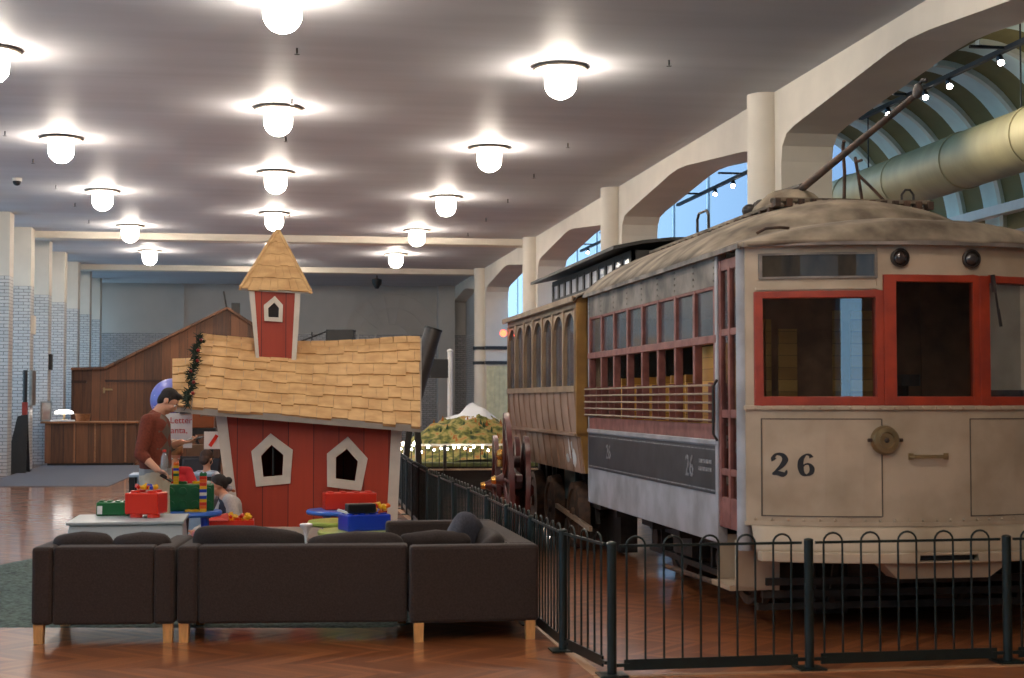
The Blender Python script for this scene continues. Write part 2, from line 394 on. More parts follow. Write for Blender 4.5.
struct(vo.build('ceiling_vault', K['vault'])); struct(vr.build('trim_6', K['rib'])); struct(vs_.build('ceiling_glazing', K['skypane']))
d = thing('ventilation_duct', 'large round tan sheet-metal duct running under the ribbed vault beyond the arch', 'duct', (9.5, 20, 4.96))
MB().cyl((9.5, -2, 4.96), (9.5, 27, 4.96), .39, n=40).build('duct_body', K['duct'], d, smooth=True)
for y in range(2, 27, 2):
    MB().lathe([(.39, -.03), (.405, -.03), (.405, .03), (.39, .03)], (9.5, y-.4, 4.96), 40, 'y').build('joint_band', K['duct'], d)
for y in (8, 13, 18, 23): MB().cyl((9.5, y, 5.3), (9.5, y, 6.64), .012, n=6).build('hanger_rod', K['dark_metal'], d)

# floor strip under the barrier, rug, carpet
struct(MB().box(1.93, 2.0, 8.95, 25, 0, .006).box(1.93, 9, 8.86, 8.93, 0, .006).build('trim_7', K['tan_strip']))
# shaggy rug
def rug():
    P = [Vector((-4.2, 11.62, 0)), Vector((1.1, 11.02, 0)), Vector((1.35, 16.4, 0)), Vector((-2.4, 16.9, 0)), Vector((-2.38, 14.5, 0)), ]
    x0, x1 = -4.2, 1.1
    m = MB()
    def fn(u, v):
        f0 = Vector((-2.42-1.6, 11.85, 0)).lerp(Vector((1.1, 11.0, 0)), u); f1 = Vector((-2.42, 16.6, 0)).lerp(Vector((1.3, 16.3, 0)), u)
        p = f0.lerp(f1, v); e = min(u, 1-u)*12; g = min(v, 1-v)*12
        p.z = -.002+.026*min(1, e)*min(1, g)*(.7+.5*random.random())
        return p
    m.grid(fn, 150, 110)
    o = m.build('shag_rug', K['rug'], smooth='all', clean=False)
    tag(o, 'shaggy grey-green rug lying under the dark sofas', 'rug')
rug()
c_ = MB().prism([(-5.52, 30.1, 0), (-2.98, 29.9, 0), (-2.75, 39.4, 0), (-5.52, 39.4, 0)], (0, 0, .012)).build('carpet_mat', K['carpet'])
tag(c_, 'flat dark grey carpet mat on the floor in front of the wooden counter', 'mat')

# ---------------------------------------------------------------- ceiling lamps
lp = thing('ceiling_lamp', '', 'lamp', (0, 0, ZC))
MB().lathe([(.17, -.045), (.325, -.045), (.335, -.034), (.33, -.02), (.17, -.02)], (0, 0, ZC), 32).build('rim', mat('lamp_rim', (150, 140, 128), .4, .3), lp, smooth=True)
gl = MB(); gl.lathe([(.15, -.046), (.185, -.06), (.197, -.14), (.197, -.215)]+[(.197*math.cos(t*PI/16), -.215-.19*math.sin(t*PI/16)) for t in range(1, 8)]+[(0, -.405)], (0, 0, ZC), 20).build('globe', K['globe'], lp, smooth=True)
MB().cyl((0, 0, ZC-.02), (0, 0, ZC), .16, n=20).build('ceiling_plate', K['white_metal'], lp)
lname = {'l': 'left', 'm': 'middle', 'r': 'right'}
ordn = ['nearest', 'second nearest', 'third', 'fourth', 'fifth', 'sixth', 'seventh', 'eighth', 'ninth']
place = []
for side, X, y0 in (('l', -3.2, 18.35), ('m', .13, 15.35), ('r', 3.54, 18.2)):
    ys = [y0+6.05*i for i in range(-4, 6)]
    vis = 0
    for y in ys:
        if y > 46 or y < -3: continue
        inview = y > 15
        if inview: lab = 'lit white globe lamp, %s in the %s row on the ceiling' % (ordn[vis], lname[side]); vis += 1
        else: lab = 'lit white globe lamp of the %s row on the ceiling above the camera' % lname[side]
        place.append((X, y, lab, inview))
first = True
for X, y, lab, iv in place:
    if first: lp.location = (X, y, ZC); lp['label'] = lab; lp['group'] = 'globe ceiling lamps'; first = False; base = (X, y)
    else: dup(lp, (X-base[0], y-base[1], 0), lab, 'globe ceiling lamps')
# sprinkler heads and camera dome
sh = thing('sprinkler_head', 'small dark sprinkler head on the ceiling', 'sprinkler', (0, 0, ZC), 'ceiling sprinklers')
MB().cyl((0, 0, ZC), (0, 0, ZC-.06), .011, n=8).lathe([(.032, -.002), (.034, 0), (0, .004)], (0, 0, ZC-.075), 10).cyl((0, 0, ZC-.05), (0, 0, ZC-.075), .006, n=6).build('head', K['dark_metal'], sh)
spk = [(669, 62), (568, 145), (534, 176), (508, 201), (486, 220), (468, 235), (297, 50), (292, 101), (286, 139), (5, 133), (33, 161), (56, 187), (75, 205), (89, 222)]
def on_ceiling(px, py, z=ZC):
    d = F_+R_*((px-512)/FPX)+U_*((339-py)/FPX); return d*((z-CAMH)/d.z)+Vector((0, 0, CAMH))
for i, (px, py) in enumerate(spk):
    p = on_ceiling(px, py-2)
    if i == 0: sh.location = (p.x, p.y, ZC)
    else: dup(sh, (p.x-sh.location.x, p.y-sh.location.y, 0))
p = on_ceiling(17, 178)
dm = thing('security_camera', 'small black dome camera on the ceiling near the left wall', 'camera', (p.x, p.y, ZC))
MB().cyl((p.x, p.y, ZC), (p.x, p.y, ZC-.06), .09, n=16).build('mount', K['white_metal'], dm)
MB().ell((p.x, p.y, ZC-.07), .075).build('dome', K['black'], dm, smooth=True)
p = at(377, 282, 50)
ls = thing('ceiling_speaker', 'small black speaker hanging from the dim far ceiling', 'speaker', tuple(p))
MB().cyl(p+Vector((0, 0, .06)), (p.x, p.y, ZC), .02, n=8).build('stem', K['black'], ls)
MB().lathe([(.05, -.22), (.16, -.05), (.17, .08), (.05, .12)], p, 14).build('speaker_shell', K['black'], ls, smooth=True)
# track lights in the arches
K['spot_lit'] = emit('spot_face', (1, .93, .85), 30)
for i, (c, pts, lab) in enumerate(((15.0, [(1000, 52), (949, 76), (925, 89), (888, 112)], 'dark lighting track with lit spot heads inside the nearest arch'),
        (24.1, [(715, 190), (733, 172)], 'dark lighting track with spot heads in the second arch, above the streetcar'),
        (33.2, [(588, 247)], 'dark lighting track with a spot head in the third arch'))):
    tr = thing('lighting_track', lab, 'track light', (7.75, c, 5.28))
    for yy in (c-2.5, c, c+2.5): MB().box(7.34, 7.76, yy-.02, yy+.02, 5.385, 5.415).build('wall_bracket', K['black'], tr)
    MB().box(7.72, 7.78, c-4.0, c+4.0, 5.36, 5.41).build('track_rail', K['black'], tr)
    for j, (px, py) in enumerate(pts):
        d = F_+R_*((px-512)/FPX)+U_*((339-py)/FPX); q = d*(7.75/d.x)+Vector((0, 0, CAMH))
        y, z = q.y, min(q.z, 5.30)
        aim = Vector((-.25, -.75, -.6)).normalized()
        h = MB().cyl((7.75, y, 5.37), (7.75, y, z), .012, n=6); h.cyl(Vector((7.75, y, z))-aim*.07, Vector((7.75, y, z))+aim*.07, 0.036, .045, n=14)
        ho = h.build('spot_head', K['black'], tr)
        if i == 0:
            pl = bpy.data.lights.new('spot_bulb', 'SPOT'); pl.energy = 75; pl.spot_size = 2.0; pl.spot_blend = .6; pl.color = (1, .88, .72); pl.shadow_soft_size = .05  # added fill light for the vault, aimed away from the head's own beam
            po = bpy.data.objects.new('spot_bulb', pl); COL.objects.link(po); po.location = Vector((7.85, y, z-.02)); po.rotation_euler = Vector((.8, -.15, .30)).to_track_quat('-Z', 'Y').to_euler()
        MB().cyl(Vector((7.75, y, z))+aim*.06, Vector((7.75, y, z))+aim*.074, .034, n=14).build('lit_face', K['spot_lit'], ho)
# ---------------------------------------------------------------- soft furniture
def pillow(mb, c, sx, sy, sz, rot=None, n=14, puff=.9):
    c = Vector(c)
    def sgn(v, e): return math.copysign(abs(v)**e, v)
    M = rot.to_matrix() if rot is not None else Matrix.Identity(3)
    def fn(u, v):
        th = -PI/2+PI*v; ph = 2*PI*u
        x = sgn(math.cos(th), .22)*sgn(math.cos(ph), .36)*sx; z = sgn(math.cos(th), .22)*sgn(math.sin(ph), .36)*sz
        k = max(0, 1-(abs(x)/sx)**3.2)*.5+max(0, 1-(abs(z)/sz)**3.2)*.5
        y = sgn(math.sin(th), .8)*sy*(.35+.65*k)
        wob = .015*math.sin(7*x/sx+3*z/sz+c.x*9)
        return c+M @ Vector((x, y+wob, z+.007*math.cos(3.4*x/sx+c.x)))
    mb.grid(fn, 28, n); return mb
from mathutils import Euler
def couch(name, label, cat, x0, x1, yb, depth, ang, origin, pillows, arms=(True, True), seat_n=1, group=None, legs_front=True):
    """back along local y=0, seat towards +y; built local, then turned"""
    T = Matrix.Translation(origin) @ Matrix.Rotation(ang, 4, 'Z')
    r = thing(name, label, cat, tuple(T @ Vector(((x0+x1)/2, depth/2, 0))), group)
    H, ZB, AW = .655, .128, .14
    def bx(nm, a, b, c, d, e, f, m, bev=.02, par=r):
        mb = MB(); mb.box(a, b, c, d, e, f, T); return mb.build(nm, m, par, bevel=bev)
    w0 = x0+(AW if arms[0] else 0); w1 = x1-(AW if arms[1] else 0)
    bx('back', w0+.002, w1-.002, 0.0, .19, ZB, H, K['sofa'], .018)
    if arms[0]: bx('armrest', x0, w0, -.006, depth, ZB, H, K['sofa'], .025)
    if arms[1]: bx('armrest', w1, x1, -.006, depth, ZB, H, K['sofa'], .025)
    bx('seat_base', w0+.003, w1-.003, .18, depth-.03, ZB, .27, K['sofa'])
    sw = (w1-w0)/seat_n
    for i in range(seat_n): bx('seat_cushion', w0+sw*i+.008, w0+sw*(i+1)-.008, .2, depth-.01, .275, .43, K['sofa'], .035)
    for (px, pw, tilt, dz) in pillows:
        mb = MB(); pillow(mb, (0, 0, 0), pw/2, .09, .235)
        R = T @ Matrix.Translation((px, .30, .50+dz)) @ Euler((math.radians(14), math.radians(tilt), 0)).to_matrix().to_4x4()
        bmesh.ops.transform(mb.bm, matrix=R, verts=mb.bm.verts)
        mb.build('back_pillow', K['sofa_pillow'], r, smooth='all')
    for lx in (x0+.045, x1-.045):
        for ly in (.05, depth-.06):
            if lx > x1-.1 and not arms[1] and ly < .1: continue
            mb = MB(); mb.hexa([T @ Vector((lx+a*.03, ly+b*.03, 0)) for a, b in ((-1, -1), (1, -1), (1, 1), (-1, 1))], [T @ Vector((lx+a*.034, ly+b*.034, ZB+.005)) for a, b in ((-1, -1), (1, -1), (1, 1), (-1, 1))])
            mb.build('leg', K['birch'], r)
    return r
TURN = math.radians(-5.4)          # the row of sofas stands almost square to the camera
A0 = Vector((-1.565, 10.70, 0))
couch('armchair', 'dark brown armchair with light wooden legs, seen from behind left of the long sofa', 'armchair', 0, .955, 0, .90, TURN, A0, [(.285, .43, 0, .0), (.69, .42, 0, -.005)])
E1 = A0+Matrix.Rotation(TURN, 3, 'Z') @ Vector((.972, 0, 0))
couch('sofa', 'long dark brown sofa seen from behind, between the armchair and the side-turned sofa', 'sofa', 0, 1.565, 0, .90, TURN, E1, [(.46, .82, 5, .035), (1.20, .70, -1, -.01)], arms=(True, False), seat_n=2)
E2 = Vector((1.855, 10.37, 0))
couch('sofa', 'dark brown sofa turned sideways, its back along the green fence', 'sofa', 0, 2.25, 0, .883, PI/2, E2, [(.62, .80, 0, -.01), (1.50, .8, 0, -.02)], seat_n=2)
def loose_cushion(label, loc, rot, sx, sz, m):
    mb = MB(); pillow(mb, (0, 0, 0), sx, .08, sz)
    bmesh.ops.transform(mb.bm, matrix=Matrix.Translation(loc) @ Euler(rot).to_matrix().to_4x4(), verts=mb.bm.verts)
    return tag(mb.build('cushion', m, smooth='all'), label, 'cushion')
loose_cushion('slate grey cushion tilted up on one corner on the sideways sofa', (1.42, 11.0, .605), (.35, .55, 1.0), .22, .20, K['grey_pillow'])
loose_cushion('dark cushion lying low on the sideways sofa beside the slate grey cushion', (1.18, 10.86, .55), (.5, .05, .2), .27, .18, K['sofa_pillow'])

# ---------------------------------------------------------------- green barrier
def fence(name, label, posts, first=True):
    r = thing(name, label, 'fence', posts[0])
    H = .755
    for i, p in enumerate(posts):
        p = Vector(p)
        if i == 0 and not first: continue
        m = MB(); m.cyl(p, p+Vector((0, 0, H+.035)), .029, n=14); m.ell(p+Vector((0, 0, H+.035)), (.031, .031, .014), 14, 6); m.box(p.x-.085, p.x+.085, p.y-.085, p.y+.085, .006, .016)
        m.build('post', K['fence'], r, smooth=True)
    for a, b in zip(posts, posts[1:]):
        a = Vector(a); b = Vector(b); d = (b-a); L = d.length; d.normalize(); up = Vector((0, 0, 1))
        s0, s1 = a+d*.045, b-d*.045
        m = MB(); m.bar(s0+up*.775, s1+up*.775, .016, .016); m.bar(a+d*.075+up*.065, b-d*.075+up*.065, .012, .065)
        for q in (a+d*.06, b-d*.06): m.bar(q-d*.05+up*.065, q+d*.05+up*.065, .02, .02)
        n = max(4, int(round((L-.2)/.104))); n -= n % 2
        st = (L-.02)/(n+.6)
        xs = [(.8+k)*st for k in range(n)]
        for k in range(0, n, 2):
            p, q = a+d*xs[k], a+d*xs[k+1]; rr = (q-p).length/2; c = (p+q)/2+up*.775
            pts = [p+up*.09, p+up*.5, p+up*.775]+[c-d*(rr*math.cos(t))+up*(rr*.95*math.sin(t)) for t in [PI*j/8 for j in range(1, 8)]]+[q+up*.775, q+up*.5, q+up*.09]
            m.tube(pts, .0068, 6)
        m.build('railing_panel', K['fence'], r, smooth=True)
    return r
FC = Vector((2.045, 8.93, 0))
fence('metal_fence', 'dark green hooped fence across the front of the streetcar', [FC]+[Vector((2.045+x, 8.93+.03*k, 0)) for k, x in enumerate((1.245, 2.56, 3.87, 5.18), 1)])
side = [Vector((2.03, 8.93, 0)), Vector((1.93, 9.86, 0))]
ys = [9.86+1.2*k for k in range(1, 13)]
side = [Vector((1.93, 9.86, 0))]+[Vector((1.93+.02*math.sin(k*.6)+(.0 if k < 7 else (k-6)*.03), y, 0)) for k, y in enumerate(ys)]
fence('metal_fence', 'dark green hooped fence running back along the side of the trains', [FC+Vector((-.012, .08, 0))]+side, False)
# ---------------------------------------------------------------- streetcar 26
K['car_white'] = mat('aged_white_car_paint', (186, 168, 144), .5, alt=(158, 140, 116), scale=2.2, detail=8)
K['car_grey'] = mat('aged_grey_car_paint', (172, 172, 176), .5, alt=(140, 138, 138), scale=3, detail=8)
K['letter_board'] = mat('weathered_letterboard', (150, 140, 128), .7, alt=(88, 82, 76), scale=3.4, detail=8)
K['red_frame'] = mat('red_window_frame', (162, 54, 22), .45, alt=(134, 42, 18), scale=6)
K['faded_red'] = mat('faded_red_paint', (148, 92, 82), .6, alt=(114, 64, 56), scale=7)
K['stripe'] = mat('dark_grey_stripe', (58, 58, 62), .5, alt=(44, 44, 46), scale=5)
K['stripe_letter'] = mat('worn_white_lettering', (150, 150, 150), .7, alt=(104, 104, 106), scale=30)
K['num_black'] = mat('black_number_paint', (24, 22, 24), .5)
K['canvas'] = mat('dirty_canvas_roof', (150, 136, 116), .85, alt=(84, 72, 58), scale=3.2, detail=9, bump=.15)
K['car_glass'] = glass('streetcar_glass', (.76, .78, .80), .05, .01)
K['dull_glass'] = glass('dusty_glass', (.62, .64, .64), .08, .12, .22, (.30, .32, .34))
K['inside'] = mat('dark_interior', (140, 100, 70), .7, var=.3)
K['yellow_slat'] = board_material('yellow_slats', (176, 122, 48), (222, 168, 80), .09, axis=2, grain=(2, 2, 10))
K['pipe'] = mat('tan_pipe', (160, 138, 116), .45, var=.15)
K['brass'] = mat('old_brass', (150, 128, 92), .4, .7, var=.2)
K['iron'] = mat('greasy_iron', (50, 44, 40), .55, .3, var=.4, scale=8)
K['rust'] = mat('rusty_iron', (92, 64, 46), .75, alt=(48, 38, 32), scale=9)
K['cream_panel'] = mat('cream_panel', (206, 190, 160), .5)
TX, TW = 4.545, 1.245
XS0, XS1 = TX-TW, TX+TW
YR, YD = 15.45, 10.88
tram = thing('streetcar', 'weathered white streetcar with red window frames and the number 26 on its front', 'streetcar', (TX, 12.5, 0))
def yfr(x): u = (x-TX)/TW; return 9.88+.33*abs(u)**2.2
def curved(m, x0, x1, z0, z1, off=0., th=.03, n=8):
    """slab following the bowed front; off pushes it forward"""
    for k in range(n):
        a, b = x0+(x1-x0)*k/n, x0+(x1-x0)*(k+1)/n
        ya, yb = yfr(a)-off, yfr(b)-off
        m.hexa([(a, ya, z0), (b, yb, z0), (b, yb+th, z0), (a, ya+th, z0)], [(a, ya, z1), (b, yb, z1), (b, yb+th, z1), (a, ya+th, z1)])
    return m
# front dash
curved(MB(), XS0, XS1, .78, 1.585, 0, .04, 20).build('dash_panel', K['car_white'], tram)
K['seam'] = mat('panel_seam_line', (92, 80, 68), .7)
for a, b in ((XS0+.09, 4.165), (4.805, XS1-.09)):
    m = MB(); curved(m, a, a+.008, .85, 1.52, .004, .01, 1); curved(m, b, b+.008, .85, 1.52, .004, .01, 1); curved(m, a, b, 1.515, 1.523, .004, .01, 6); curved(m, a, b, .846, .854, .004, .01, 6)
    m.build('panel_outline', K['seam'], tram)
m = curved(MB(), XS0-.01, XS1+.01, 1.58, 1.612, .022, .06, 20); m.build('belt_rail', K['car_white'], tram, bevel=.006)
m = curved(MB(), XS0-.01, XS1+.01, .785, .81, .012, .04, 20); m.build('sill_rail', K['car_white'], tram)
m = MB()
for k in range(26):
    x = XS0+.05+k*.1
    m.ell((x, yfr(x)-.012, .825), .011, 8, 6); m.ell((x, yfr(x)-.026, 1.597), .009, 8, 6)
m.build('rivets', K['car_white'], tram)['kind'] = 'stuff'
# apron under the dash, curving inwards
m = MB()
def apron(u, v):
    x = XS0+.03+(XS1-XS0-.06)*u; t = v*PI/2
    return Vector((x, yfr(x)+.005-.07*math.sin(t), .785-.185*v))
m.grid(apron, 24, 6); m.build('apron', K['car_white'], tram, solid=.02, smooth='all')
m = curved(MB(), XS0+.05, 4.36, .545, .612, .15, .10, 8); curved(m, 4.79, XS1-.05, .545, .612, .15, .10, 8); curved(m, 4.36, 4.79, .598, .612, .15, .1, 4); curved(m, 4.36, 4.79, .545, .56, .15, .1, 4)
m.build('bumper', K['car_white'], tram, bevel=.01)
curved(MB(), 4.37, 4.78, .56, .598, .09, .03, 4).build('coupler_pocket', K['black'], tram)
m = MB(); m.prism([(4.12, 9.80, .545), (5.05, 9.80, .545), (4.9, 9.82, .435), (4.24, 9.82, .435)], (0, .2, 0)); m.build('bumper_drop_plate', K['car_white'], tram)
# window band: frames, glass
def front_window(x0, x1, z0, z1, fw, nm='front_window', fl=None, fr=None):
    fl = fw if fl is None else fl; fr = fw if fr is None else fr
    m = MB(); curved(m, x0, x0+fl, z0, z1, .02, .07, 1); curved(m, x1-fr, x1, z0, z1, .02, .07, 1); curved(m, x0+fl, x1-fr, z1-fw, z1, .02, .07, 6); curved(m, x0+fl, x1-fr, z0, z0+fw*1.25, .02, .07, 6)
    f = m.build(nm, K['red_frame'], tram, bevel=.006)
    g = MB(); curved(g, x0+fl-.005, x1-fr+.005, z0+fw, z1-fw+.004, -.012, .006, 1); g.build('glass_pane', K['car_glass'], f); return f
front_window(XS0+.05, 4.185, 1.612, 2.405, .05)
front_window(4.185, 4.885, 1.612, 2.515, .05, fl=.085, fr=.045)
front_window(4.885, XS1-.05, 1.612, 2.515, .05, fl=.075)
m = MB(); curved(m, XS0, XS0+.05, 1.6, 2.73, 0, .08, 1); curved(m, XS1-.05, XS1, 1.6, 2.73, 0, .08, 1); curved(m, XS0+.05, 4.185, 2.405, 2.73, 0, .05, 8); curved(m, 4.185, XS1-.05, 2.515, 2.73, 0, .05, 12)
m.build('front_letterboard', K['car_white'], tram)
m = MB(); curved(m, XS0+.06, 4.165, 2.415, 2.435, .015, .03, 6); curved(m, 4.14, 4.175, 2.40, 2.73, .012, .02, 1); curved(m, XS0+.01, XS1-.01, 2.715, 2.735, .012, .03, 20)
m.build('moulding', K['car_white'], tram)
sg = curved(MB(), 3.40, 4.125, 2.505, 2.655, .006, .012, 6).build('destination_sign', mat('dark_sign_glass', (64, 56, 42), .15, alt=(44, 38, 30), scale=9, stretch=(1, 1, .5)), tram)
m = MB(); curved(m, 3.38, 4.145, 2.49, 2.505, .02, .02, 6); curved(m, 3.38, 4.145, 2.655, 2.67, .02, .02, 6); curved(m, 3.38, 3.40, 2.505, 2.655, .02, .02, 1); curved(m, 4.125, 4.145, 2.505, 2.655, .02, .02, 1)
m.build('sign_frame', K['letter_board'], sg)
for x in (4.30, 4.825):
    y = yfr(x)
    l_ = MB().lathe([(.062, 0), (.066, -.03), (.054, -.035), (.05, -.02)], (x, y, 2.63), 20, 'y').build('marker_lamp', K['iron'], tram, smooth=True)
    MB().ell((x, y-.022, 2.63), (.05, .03, .05)).build('lamp_lens', mat('dark_lens', (52, 44, 40), .08, spec=.8), l_, smooth=True)
# headlamp, grab handle, numbers
hx, hz = 4.185, 1.375; hy = yfr(hx)
hl = MB().lathe([(.0, -.045), (.05, -.045), (.055, -.055), (.088, -.05), (.098, -.03), (.1, 0)], (hx, hy, hz), 28, 'y').build('headlamp', K['brass'], tram, smooth=True)
MB().ell((hx, hy-.05, hz), (.018, .012, .018)).cyl((hx-.125, hy-.02, hz), (hx-.095, hy-.02, hz), .012).cyl((hx+.125, hy-.02, hz), (hx+.095, hy-.02, hz), .012).build('headlamp_boss', K['rust'], hl)
m = MB(); m.tube([(4.365, yfr(4.4)-.004, 1.262), (4.375, yfr(4.41)-.05, 1.262), (4.61, yfr(4.64)-.05, 1.262), (4.62, yfr(4.65)-.004, 1.262)], .013, 8); m.box(4.35, 4.385, yfr(4.4)-.01, yfr(4.4), 1.24, 1.285).box(4.605, 4.64, yfr(4.65)-.01, yfr(4.65), 1.24, 1.285)
m.build('grab_handle', K['brass'], tram, smooth=True)
def stroke(pts, wd, x, z, sc, depth_at, name, m_, par, flip=None):
    """variable-width painted numeral in the plane of the dash"""
    P = [Vector((a, b)) for a, b in pts]; out = []; W = []
    for i in range(len(P)-1):
        p0, p1, p2, p3 = P[max(i-1, 0)], P[i], P[i+1], P[min(i+2, len(P)-1)]
        for k in range(6):
            t = k/6; out.append(.5*((2*p1)+(p2-p0)*t+(2*p0-5*p1+4*p2-p3)*t*t+(3*p1-p0-3*p2+p3)*t**3)); W.append(wd[i]+(wd[i+1]-wd[i])*t)
    out.append(P[-1]); W.append(wd[-1])
    L, Rr = [], []
    for i, p in enumerate(out):
        d = (out[min(i+1, len(out)-1)]-out[max(i-1, 0)]).normalized(); nrm = Vector((-d.y, d.x))
        L.append(p+nrm*W[i]/2); Rr.append(p-nrm*W[i]/2)
    mb = MB()
    for i in range(len(out)-1):
        q = [L[i], L[i+1], Rr[i+1], Rr[i]]
        mb.prism([depth_at(x+v.x*sc, z+v.y*sc) for v in q], (0, -.0025, 0) if flip is None else flip)
    return mb.build(name, m_, par)
two = [(.10, .70), (.06, .80), (.20, .97), (.45, .93), (.56, .72), (.42, .45), (.18, .20), (.05, .06), (.25, .10), (.45, .04), (.58, .10), (.62, .24)]
tw_ = [.24, .16, .10, .18, .26, .20, .09, .08, .20, .24, .14, .05]
six = [(.56, .82), (.50, .93), (.32, .95), (.13, .72), (.10, .40), (.18, .10), (.36, .02), (.55, .14), (.58, .34), (.46, .52), (.28, .50), (.15, .34)]
sw_ = [.20, .12, .08, .22, .26, .20, .08, .20, .22, .10, .07, .07]
da = lambda x, z: Vector((x, yfr(x)-.001, z))
stroke(two, tw_, 3.455, 1.13, .150, da, 'number', K['num_black'], tram, None)
stroke(six, sw_, 3.62, 1.13, .150, da, 'number', K['num_black'], tram, None)
# wiper or signal rod in the right window
MB().bar((4.985, 9.87, 2.50), (5.03, 9.87, 2.18), .012, .012).bar((4.975, 9.86, 2.52), (4.985, 9.86, 2.40), .03, .02).bar((5.015, 9.865, 2.28), (5.035, 9.865, 2.16), .022, .012).build('window_wiper', K['iron'], tram)
# corner post, side door
for x in (XS0+.01, XS1-.01): MB().cyl((x, 10.28, .60), (x, 10.28, 2.73), .055, n=20).build('corner_post', K['car_grey'], tram, smooth=True)
for sx, lab in ((XS0, 1), (XS1-.05, 0)):
    m = MB(); y0, y1, x0, x1 = 10.35, YD-.02, sx, sx+.05
    m.box(x0, x1, y0, y0+.05, .72, 2.68).box(x0, x1, y1-.06, y1, .72, 2.68).box(x0, x1, (y0+y1)/2-.025, (y0+y1)/2+.025, .72, 2.62)
    for z, h in ((.72, .22), (1.10, .05), (1.52, .06), (2.12, .05), (2.60, .08)): m.box(x0+.004, x1-.004, y0+.05, y1-.06, z, z+h)
    dr = m.build('door', K['faded_red'], tram, bevel=.005)
    MB().box(x0+.02, x0+.026, y0+.05, y1-.06, .94, 2.6).build('door_glass', K['car_glass'], dr)
    MB().tube([(x0-.02, y1-.03, 1.35), (x0-.05, y1-.03, 1.4), (x0-.05, y1-.03, 1.75), (x0-.02, y1-.03, 1.8)], .01, 6).build('door_handle', K['iron'], dr)
# side body
for sx, far in ((XS0, 0), (XS1-.05, 1)):
    x0, x1 = sx, sx+.05
    xo = x0-.012 if not far else x1; xi = x0 if not far else x1+.012
    MB().box(x0, x1, YD, YR, .595, 1.32).build('side_panel', K['car_grey'], tram, bevel=.004)
    st = MB().box(xo+.004, xi+.004, YD+.02, YR-.01, .95, 1.305).build('painted_stripe', K['stripe'], tram)
    m = MB()
    for z in (.975, 1.28): m.box(xo+.0015, xo+.006, YD+.05, YR-.05, z-.004, z+.004)
    m.build('stripe_line', K['stripe_letter'], st)
    MB().box(x0-.02, x1+.02, YD, YR, 1.315, 1.355).build('stripe_moulding', K['car_grey'], tram, bevel=.006)
    MB().box(x0, x1, YD, YR, 1.355, 1.47).build('sill_panel', K['faded_red'], tram)
    n = 8; pitch = (YR-YD-.12)/n
    m = MB()
    for k in range(n+1):
        y = YD+.06+pitch*k; m.box(x0-.006, x1+.006, y-.03, y+.03, 1.48, 2.5)
    m.box(x0-.015, x1+.015, YD, YR, 2.075, 2.135); m.box(x0, x1, YD, YR, 2.48, 2.51)
    m.build('window_frame', K['faded_red'], tram, bevel=.004)
    g = MB(); g.box(x0+.02, x0+.026, YD+.06, YR-.06, 2.13, 2.49); g.build('upper_sash_glass', K['dull_glass'], tram)
    lb = MB().box(x0-.005, x1, YD-.02, YR, 2.505, 2.745).build('letterboard', K['letter_board'], tram)
    m = MB()
    for k in range(n+1):
        for z in (2.54, 2.59, 2.64, 2.69): m.ell((x0-.006 if not far else x1+.002, YD+.06+pitch*k, z), .009, 6, 5)
    m.build('rivet', K['letter_board'], lb)
    if not far:
        for z in (1.50, 1.565, 1.63, 1.695, 1.76): MB().tube([(x0-.05, YR-.03, z), (x0-.055, 13, z), (x0-.05, YD+.0, z)], .0085, 6).build('window_guard_rail', K['pipe'], tram)
        for k in range(0, n+1): MB().box(x0-.055, x0-.005, YD+.05+pitch*k, YD+.065+pitch*k, 1.48, 1.78).build('guard_bracket', K['faded_red'], tram)
    MB().box(x0-.012, x1+.012, YD-.03, YD+.035, .6, 2.74).build('body_post', K['car_grey'], tram, bevel=.006); MB().box(x0-.006, x1+.006, YR-.03, YR+.02, .6, 2.74).build('body_post', K['car_grey'], tram, bevel=.006)
rotS = (PI/2, 0, -PI/2)
text('26', .24, K['stripe_letter'], tram, (XS0-.010, 11.62, 1.125), rotS, 'side_number')
text('26', .20, K['stripe_letter'], tram, (XS0-.010, 14.5, 1.135), rotS, 'side_number')
def worn_lines(y0, y1, z0, rows):
    m = MB()
    for r_ in range(rows):
        y = y0
        while y < y1:
            l = random.uniform(.03, .08); m.box(XS0-.011, XS0-.008, y, min(y+l, y1), z0-r_*.06, z0-r_*.06+.03); y += l+.018
    m.build('worn_lettering', K['stripe_letter'], tram)
worn_lines(11.02, 11.36, 1.17, 2)
# ends, floor and inside
m = MB(); m.box(XS0+.05, XS1-.05, YR-.05, YR, .63, 1.5).box(XS0+.05, XS1-.05, YR-.05, YR, 2.5, 2.75)
for x in (XS0+.05, TX-.5, TX+.42, XS1-.12): m.box(x, x+.07, YR-.05, YR, 1.5, 2.5)
m.build('rear_wall', K['car_white'], tram)
MB().box(XS0+.06, XS1-.06, YR-.03, YR-.024, 1.5, 2.5).build('rear_glass', K['dull_glass'], tram)
MB().box(XS0+.02, XS1-.02, 10.3, YR-.02, .80, .86).build('floor_deck', K['inside'], tram)
m = MB(); m.box(XS0+.06, TX-.35, YD-.02, YD+.03, .86, 2.7).box(TX+.35, XS1-.06, YD-.02, YD+.03, .86, 2.7).box(TX-.35, TX+.35, YD+.0, YD+.03, .86, 2.7)
m.build('bulkhead', K['inside'], tram)
MB().box(TX-.22, TX+.0, YD-.06, YD-.025, .86, 2.32).box(TX+.05, TX+.10, YD-.06, YD-.025, .86, 2.32).box(TX-.36, TX-.30, YD-.06, YD-.025, .86, 2.32).build('bulkhead_door', K['yellow_slat'], tram)
MB().box(XS0+.20, XS0+.34, YD-.05, YD-.022, 1.2, 2.25).box(XS0+.36, XS0+.40, YD-.05, YD-.022, 1.2, 2.25).box(XS0+.46, XS0+.60, YD-.05, YD-.022, 1.2, 2.18).build('bulkhead_panel', K['yellow_slat'], tram)
